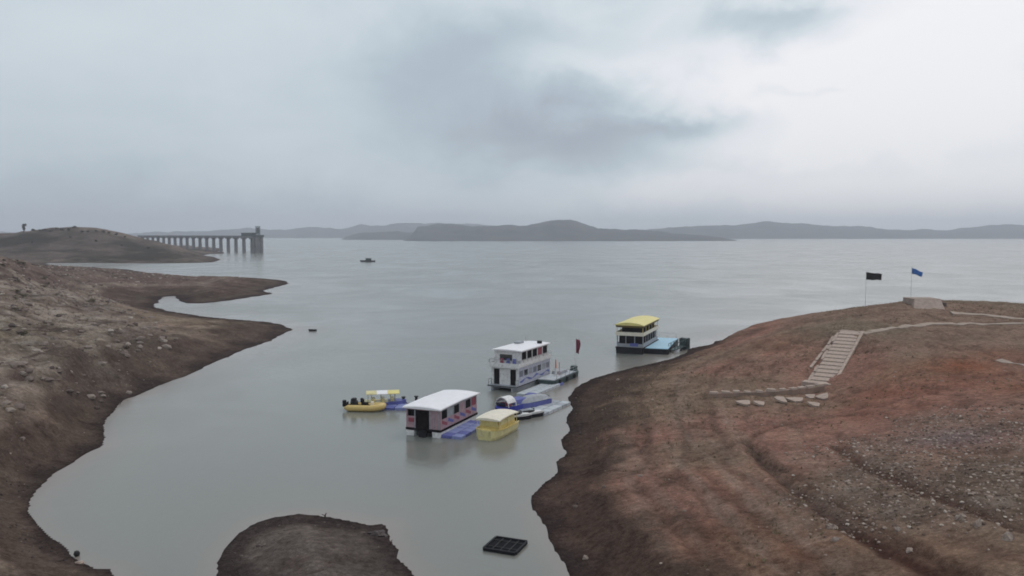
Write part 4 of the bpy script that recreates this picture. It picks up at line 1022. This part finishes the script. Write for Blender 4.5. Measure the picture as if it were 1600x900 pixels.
# broken slabs below the wall
slabs = [((1153,1177,624,636),'leftmost pale concrete slab fragment, V-shaped, below the retaining wall'),
 ((1180,1198,625,636),'second pale slab fragment from the left, small wedge beside another below the wall'),
 ((1216,1232,616,632),'upright wedge-shaped pale slab at the left end of the heap under the stair foot'),
 ((1231,1260,619,630),'widest pale broken slab lying flat in the heap under the stair foot'),
 ((1260,1276,616,624),'narrow pale slab fragment resting behind the widest one under the stair foot'),
 ((1279,1299,613,626),'tilted pale slab leaning just below the stair landing'),
 ((1264,1284,628,637),'lowest pale slab lying apart below the tilted slab')]
for k, ((x0,x1,y0,y1), lab) in enumerate(slabs):
    p = hit((x0+x1)/2, y1-1, 55); sc_ = p.y/F; w_ = (x1-x0)*sc_; hgt = (y1-y0)*sc_
    rn = random.Random(40+k); m_ = MB()
    k0 = rn.uniform(-.2,.2)
    top = [Vector(q) for q in ((-w_*.5,hgt*.75,0),(-w_*.15,hgt*.9,0),(w_*.5,hgt*.7,0),(w_*.42,hgt*.1,0),(w_*(.22+k0*.3),-hgt*.75,0),(w_*(-.12+k0*.3),-hgt*rn.uniform(.6,.95),0),(-w_*.36,-hgt*.05,0))]
    m_.loft([[q*.96+Vector((0,0,-.14)) for q in top][::-1], [q+Vector((0,0,.06)) for q in top][::-1]])
    o = m_.build('concrete_slab', conc2); o.location = p+Vector((0,hgt*.5,hgt*.22+.05)); o.rotation_euler = (rn.uniform(.12,.3), rn.uniform(-.1,.1) if k != 5 else -.35, rn.uniform(-.2,.2))
    tag(o, lab, 'slab', 'broken slabs below the retaining wall')
# concrete block on the knoll
q0, q1 = PD(1427,491,120), PD(1481,494,118.5)
t0, t1 = PD(1429,467.5,124), PD(1470,467.5,124)
pb = empty('concrete_ramp', (q0+q1)/2, 0, 'large pale sloping concrete block set into the crest of the right-hand hill', 'concrete block')
o_ = (q0+q1)/2; V_ = lambda p: p-o_
bt = Vector((0,3.6,0)); dn = Vector((0,0,-1.6))
MB().loft([[V_(q0)+dn, V_(q1)+dn, V_(t1)+bt+dn*2.2, V_(t0)+bt+dn*2.2],[V_(q0), V_(q1), V_(t1)+bt*.0+Vector((0,0,0)), V_(t0)],
           ]).build('sloping_face', conc, pb)
MB().loft([[V_(t0)+Vector((-.02,.01,-1.8)), V_(t1)+Vector((.02,.01,-1.8)), V_(t1)+bt+Vector((.02,0,-1.8)), V_(t0)+bt+Vector((-.02,0,-1.8))],[V_(t0)+Vector((-.02,.01,.03)), V_(t1)+Vector((.02,.01,.03)), V_(t1)+bt+Vector((.02,0,.03)), V_(t0)+bt+Vector((-.02,0,.03))]]).build('top_slab', conc, pb)
B(V_(PD(1473,479,123))+Vector((.25,.8,-.2)),(.35,2.2,1.6)).build('side_curb', M('dark_concrete', (.12,.09,.08), .9), pb)  # darker concrete strip on the right of the sloping face

def ribbon(name, pts, width, lift, mat, jit=.1, label=None):
    v = []; path = []
    for a, b_ in zip(pts[:-1], pts[1:]):
        n = max(2, int((b_-a).length/.6))
        path += [a.lerp(b_, k/n) for k in range(n)]
    path.append(pts[-1]); m_ = MB(); secs = []
    for i, p in enumerate(path):
        d = path[min(i+1,len(path)-1)]-path[max(i-1,0)]; n_ = Vector((-d.y,d.x,0)).normalized()
        w_ = width*(1+jit*(_rt[i % 500, 3]-.5)*2)
        L_, R_ = p+n_*w_/2, p-n_*w_/2
        zl = max(gz(L_.x,L_.y), gz(p.x,p.y)-.05); zr = max(gz(R_.x,R_.y), gz(p.x,p.y)-.05)
        secs.append([Vector((R_.x,R_.y,zr-.3)), Vector((L_.x,L_.y,zl-.3)), Vector((L_.x,L_.y,zl+lift)), Vector((R_.x,R_.y,zr+lift))])
    return m_.loft(secs).build(name, mat)
pathm = M('trodden_pale_earth', (.36,.275,.225), .95, .22, .8, bump=.02)
tag(ribbon('footpath', [hit(a, b_, 60) for a, b_ in ((1347,523),(1380,516),(1420,510),(1470,507),(1520,506),(1600,506),(1680,505))], 1.0, .10, pathm), kind='structure')
tag(ribbon('footpath', [hit(a, b_, 60) for a, b_ in ((1486,491),(1520,492),(1560,495),(1600,499),(1660,503))], 1.3, .08, pathm), kind='structure')
tag(ribbon('footpath', [hit(a, b_, 60) for a, b_ in ((1560,563),(1590,569),(1640,580))], .9, .06, pathm, .4), kind='structure')

# ------------------------------------------------------------------ loose stones
ICO = None
def stone_cloud(name, P3, R3, mat, seed, squash=.65):
    rs_ = np.random.RandomState(seed)
    t_ = (1+5**.5)/2
    iv = np.array([(-1,t_,0),(1,t_,0),(-1,-t_,0),(1,-t_,0),(0,-1,t_),(0,1,t_),(0,-1,-t_),(0,1,-t_),(t_,0,-1),(t_,0,1),(-t_,0,-1),(-t_,0,1)])/1.9
    if_ = np.array([(0,11,5),(0,5,1),(0,1,7),(0,7,10),(0,10,11),(1,5,9),(5,11,4),(11,10,2),(10,7,6),(7,1,8),(3,9,4),(3,4,2),(3,2,6),(3,6,8),(3,8,9),(4,9,5),(2,4,11),(6,2,10),(8,6,7),(9,8,1)])
    n = len(P3); an = rs_.rand(n)*6.28; ca, sa = np.cos(an), np.sin(an)
    v = iv[None]*(1+rs_.uniform(-.28,.28,(n,12,1)))*R3[:,None,None]*np.stack([rs_.uniform(.8,1.4,n), rs_.uniform(.7,1.1,n), rs_.uniform(.45,.85,n)],-1)[:,None,:]
    vx = v[...,0]*ca[:,None]-v[...,1]*sa[:,None]; vy = v[...,0]*sa[:,None]+v[...,1]*ca[:,None]
    v = np.stack([vx, vy, v[...,2]],-1)+P3[:,None,:]
    f = if_[None]+(np.arange(n)*12)[:,None,None]
    o = mesh_np(name, v.reshape(-1,3), f.reshape(-1,3), mat)
    a_ = o.data.attributes.new('tone', 'FLOAT', 'POINT'); a_.data.foreach_set('value', np.repeat(rs_.rand(n), 12).astype(np.float32))
    return o
def stone_mat(name, stops):
    m, t, b = principled(name); a_ = t.node('ShaderNodeAttribute', attribute_name='tone'); t.put(b.inputs['Base Color'], t.ramp(a_.outputs['Fac'], stops)); b.inputs['Roughness'].default_value = .95; b.inputs['Specular IOR Level'].default_value = .2; return m
grm = stone_mat('mixed_gravel', [(0,(.10,.065,.05,1)),(.5,(.21,.145,.115,1)),(.85,(.36,.27,.225,1)),(1,(.50,.41,.35,1))])
rbm = stone_mat('hillside_rubble', [(0,(.09,.065,.058,1)),(.5,(.20,.155,.132,1)),(.9,(.30,.245,.21,1)),(1,(.44,.37,.32,1))])
rs_ = np.random.RandomState(3)
def scatter(n, x0, x1, y0, y1, dens, rmin, rmax, power=2.2):
    X_ = rs_.uniform(x0,x1,n); Y_ = rs_.uniform(y0,y1,n); ok = rs_.rand(n) < dens(X_, Y_); X_, Y_ = X_[ok], Y_[ok]
    Z_ = gz_np(X_, Y_); ok = Z_ > .05; X_, Y_, Z_ = X_[ok], Y_[ok], Z_[ok]
    R_ = rmin+(rmax-rmin)*rs_.rand(len(X_))**power
    return np.stack([X_,Y_,Z_+R_*.15],-1), R_
P3, R3 = scatter(190000, 10, 75, 30, 92, lambda a, b_: np.clip(blobs(a, b_, grv_t)*1.2-.15+fbm(a,b_,3,3)*.9, 0, 1)*.42, .025, .135, 3.0)
tag(stone_cloud('gravel', P3, R3, grm, 1), kind='stuff')
P3, R3 = scatter(9000, 3, 75, 28, 130, lambda a, b_: .14+fbm(a,b_,8,3)*.9, .03, .11, 3.5)
tag(stone_cloud('gravel', P3, R3, grm, 2), kind='stuff')
P3, R3 = scatter(110000, -300, -22, 60, 420, lambda a, b_: np.clip(sstep(tps(a,b_),2.1,4.4)*(.65+fbm(a,b_,9,4)*2.2), 0, 1)*.6, .07, .62, 3.2)
tag(stone_cloud('rubble', P3, R3, rbm, 3), kind='stuff')
P3, R3 = scatter(4000, -60, 0, 28, 120, lambda a, b_: .10+fbm(a,b_,8,3)*.8+0*a, .04, .13, 3.5)
tag(stone_cloud('gravel', P3, R3, rbm, 4), kind='stuff')
def near_shore(a, b_):
    d = shore_d(a, b_); return np.clip((1-sstep(d, 1, 4))*(d > 0)*(.25+fbm(a, b_, 5, 3)*2.5), 0, 1)
P3, R3 = scatter(60000, -45, 60, 30, 110, near_shore, .03, .13, 3.5)
tag(stone_cloud('shore_stones', P3, R3, stone_mat('wet_stones', [(0,(.035,.028,.026,1)),(.8,(.09,.07,.06,1)),(1,(.17,.14,.12,1))]), 5), kind='stuff')
# dry grass tufts
def tufts(name, n, x0, x1, y0, y1, dens, hgt, seed):
    rs2 = np.random.RandomState(seed); X_ = rs2.uniform(x0,x1,n); Y_ = rs2.uniform(y0,y1,n); ok = rs2.rand(n) < dens(X_, Y_); X_, Y_ = X_[ok], Y_[ok]; Z_ = gz_np(X_, Y_); ok = Z_ > .5; X_, Y_, Z_ = X_[ok], Y_[ok], Z_[ok]
    n = len(X_); k = 6; an = rs2.rand(n,k)*6.28; h_ = hgt*rs2.uniform(.4,1.1,(n,k)); ln = rs2.uniform(.2,.9,(n,k))*h_
    bx = X_[:,None]+rs2.normal(0,.08,(n,k)); by = Y_[:,None]+rs2.normal(0,.08,(n,k)); bz = Z_[:,None]-.03+0*bx; wv = .035
    v = np.stack([np.stack([bx-np.sin(an)*wv, by+np.cos(an)*wv, bz],-1), np.stack([bx+np.sin(an)*wv, by-np.cos(an)*wv, bz],-1), np.stack([bx+np.cos(an)*ln, by+np.sin(an)*ln, bz+h_],-1)], 2)
    o = mesh_np(name, v.reshape(-1,3), np.arange(n*k*3).reshape(-1,3), tuftm); tag(o, kind='stuff'); a_ = o.data.attributes.new('tone','FLOAT','POINT'); a_.data.foreach_set('value', np.repeat(rs2.rand(n), k*3).astype(np.float32))
tuftm = stone_mat('dry_grass', [(0,(.11,.085,.05,1)),(.6,(.20,.155,.09,1)),(1,(.30,.25,.15,1))])
tufts('dry_grass', 40000, 8, 110, 40, 135, lambda a, b_: np.clip(fbm(a, b_, 20, 4)*2.4+fbm(a, b_, 4, 3)*1.4-.02, 0, 1)*.5*(1-blobs(a, b_, grv_t)), .22, 5)
tufts('dry_grass', 60000, -200, -25, 60, 260, lambda a, b_: np.clip(fbm(a+9, b_, 18, 4)*2.4+fbm(a, b_, 4, 3)*1.4, 0, 1)*.5*sstep(tps(a, b_), 2.5, 5), .38, 6)
# single rocks one can point to
rocks = [(1001,744,.20,'small white stone alone on the bare brown slope near the shore'),
 (966,594,.28,'white stone at the top of the far shore edge, right of the barge'),
 (1299,826,.34,'pale pinkish rock in the bare patch beside the wheel rut'),
 (1306,845,.24,'pale rock just below the pinkish one, next to the wheel rut'),
 (1421,862,.22,'whitish rock lying on the edge of the lower wheel rut'),
 (1404,829,.20,'small upright pale rock above the lower wheel rut'),
 (900,793,.26,'tan rock on the muddy point of the right bank'),
 (944,762,.20,'tan stone on the slope inland of the muddy point'),
 (1231,641,.16,'small pale stone just below the heap of broken slabs'),
 (1500,812,.30,'pink-grey rock at the lower margin of the gravel field'),
 (1530,822,.32,'larger pink-grey rock beside the upper wheel rut'),
 (1575,844,.34,'pink-grey rock close to the right end of the gravel field'),
 (915,875,.22,'pale rock low on the near shore of the right bank')]
for k, (a, b_, r, lab) in enumerate(rocks):
    p = hit(a, b_, 28)
    if p is None: continue
    o = MB().blob((0,0,0), r, seed=k+3, jit=.30, sq=(1.0,.75,.6), n=8, m_=6).build('rock', stone if k not in (6,7) else stoneb); o.location = p+Vector((0,0,r*.05)); o.rotation_euler = (.1*k, .07*k, k)
    tag(o, lab, 'rock', 'loose rocks on the right bank')
p = hit(120, 870, 28) or P(120,870)
o = MB().blob((0,0,0), .20, 2, .1).build('dark_ball_float', rubber, smooth=True); o.location = p+Vector((0,0,.16)); tag(o, 'round black float stranded at the water edge, bottom left', 'float')
o = MB().blob((0,0,0), .22, 5, .25, sq=(1.5,.7,.5)).build('white_stone', conc2); o.location = (hit(126,882,28) or P(126,882))+Vector((0,0,.08)); tag(o, 'whitish flat stone at the water edge, right under the black float', 'rock')

# sticks and stumps on the mud bank
def stick(a, b_, h_, lean, lab, r=.05):
    p = hit(a, b_, 28); root = MB(); root.bar((0,0,-.2),(lean*.5,0,h_*.6),r,6,r*.8); root.bar((lean*.5,0,h_*.6),(lean,.1,h_),r*.8,5,r*.4); root.bar((lean*.4,0,h_*.45),(lean*.4-.25,.05,h_*.75),r*.5,5,r*.3)
    o = root.build('tree_stump', bark); o.location = p; tag(o, lab, 'stump')
stick(507,809,.32,.12,'short dark forked stump on the crest of the near mud bank', .07)
stick(608,851,.28,.2,'dark stick poking up at the right end of the mud bank', .05)
stick(186,632,.5,.5,'dark stick leaning over the water at the left shore bend', .05)
# eroded dark clod on the right of the bank
p = hit(590,835,28)
if p:
    o = MB().blob((0,0,0), .60, 9, .28, sq=(1.1,.8,.32), n=13, m_=7).build('mud_clod', M('wet_dark_mud', (.065,.045,.042), .6, .3, 3, bump=.05), smooth=False); o.location = p+Vector((0,0,.02)); tag(o, 'dark wet lump of eroded mud at the right corner of the near mud bank', 'mud clod')

# ------------------------------------------------------------------ vegetation on the far hill
def foliage(n, rx_, rz_, leaf, seed, zc):
    rs2 = np.random.RandomState(seed); m_ = MB()
    cl_ = [(rs2.normal(0,.42,3)) for _ in range(9)]
    for i in range(n):
        c_ = cl_[i % 9] + rs2.normal(0,.22,3); c_ = Vector((c_[0]*rx_, c_[1]*rx_, zc+c_[2]*rz_))
        u = Vector(rs2.normal(0,1,3)).normalized()*leaf; v_ = u.cross(Vector(rs2.normal(0,1,3))).normalized()*leaf*.7
        m_.quadstrip([c_-u, c_+v_, c_+u, c_-v_], [(0,1,2,3)])
    return m_
sh0 = empty('shrub', (0,0,0), 0, 'dry dark shrub on the crest of the far left hill', 'shrub', 'shrubs along the crest of the far hill')
foliage(160, 1.7, 1.2, .42, 1, 1.25).build('foliage', leafm, sh0); s_ = MB()
for k in range(4): s_.bar((0,0,-.4),(math.cos(k*1.6)*.7,math.sin(k*1.6)*.7,1.3),.09,5,.04)
s_.build('stem', bark, sh0)
rn = random.Random(11); placed = []
for k, (a, b_) in enumerate([(62,362),(70,360),(79,359),(88,358.6),(97,358.4),(107,358.6),(116,359),(128,360),(137,361),(150,362),(162,363),(170,365),(52,363),(182,368),(195,371),(110,372),(150,378),(50,380),(230,390),(190,385)]):
    p = PD(a, b_, 700+rn.uniform(-8,8)) if b_ < 368 else hit(a, b_, 500)
    if p is None: continue
    p.z = gz(p.x, p.y); o = sh0 if not placed else copy_tree(sh0); placed.append(o)
    o.location = p; sc_ = rn.uniform(.45,1.0); o.scale = (sc_*1.2, sc_, sc_); o.rotation_euler = (0,0,rn.uniform(0,6))
tr_ = empty('tree', (0,0,0), 0, 'lone narrow dark tree standing up from the top of the far left hill', 'tree')
p = PD(37,362,697); p.z = gz(p.x,p.y); tr_.location = p
tk = MB(); tk.bar((0,0,-1),(0.2,0,4.5),.42,7,.25); 
for k in range(5): tk.bar((.1,0,3+.4*k),(math.cos(k*2.3)*1.3,math.sin(k*2.3)*1.3,5+.4*k),.13,5,.05)
tk.build('trunk', bark, tr_); foliage(700, 1.6, 2.6, .42, 4, 5.0).build('crown', leafm, tr_)
# low scrub on the near left slope
sc0 = empty('bush', (0,0,0), 0, 'low dry olive bush growing among the rubble on the left slope', 'bush', 'low bushes on the left slope')
foliage(260, .8, .45, .13, 8, .42).build('foliage', M('olive_leaf', (.15,.125,.08), .85, .4, 2), sc0); s_ = MB()
for k in range(5): s_.bar((0,0,-.2),(math.cos(k*1.3)*.4,math.sin(k*1.3)*.4,.5),.03,5,.015)
s_.build('stem', bark, sc0)
first = True; rn = random.Random(21)
for k in range(22):
    a, b_ = rn.uniform(2, 150), rn.uniform(410, 480) if k < 20 else rn.uniform(470,560)
    p = hit(a, b_, 60, 260)
    if p is None or p.z < 2: continue
    o = sc0 if first else copy_tree(sc0); first = False
    o.location = p; s__ = rn.uniform(.35,.9); o.scale = (s__*1.3, s__, s__*.8); o.rotation_euler = (0,0,rn.uniform(0,6))
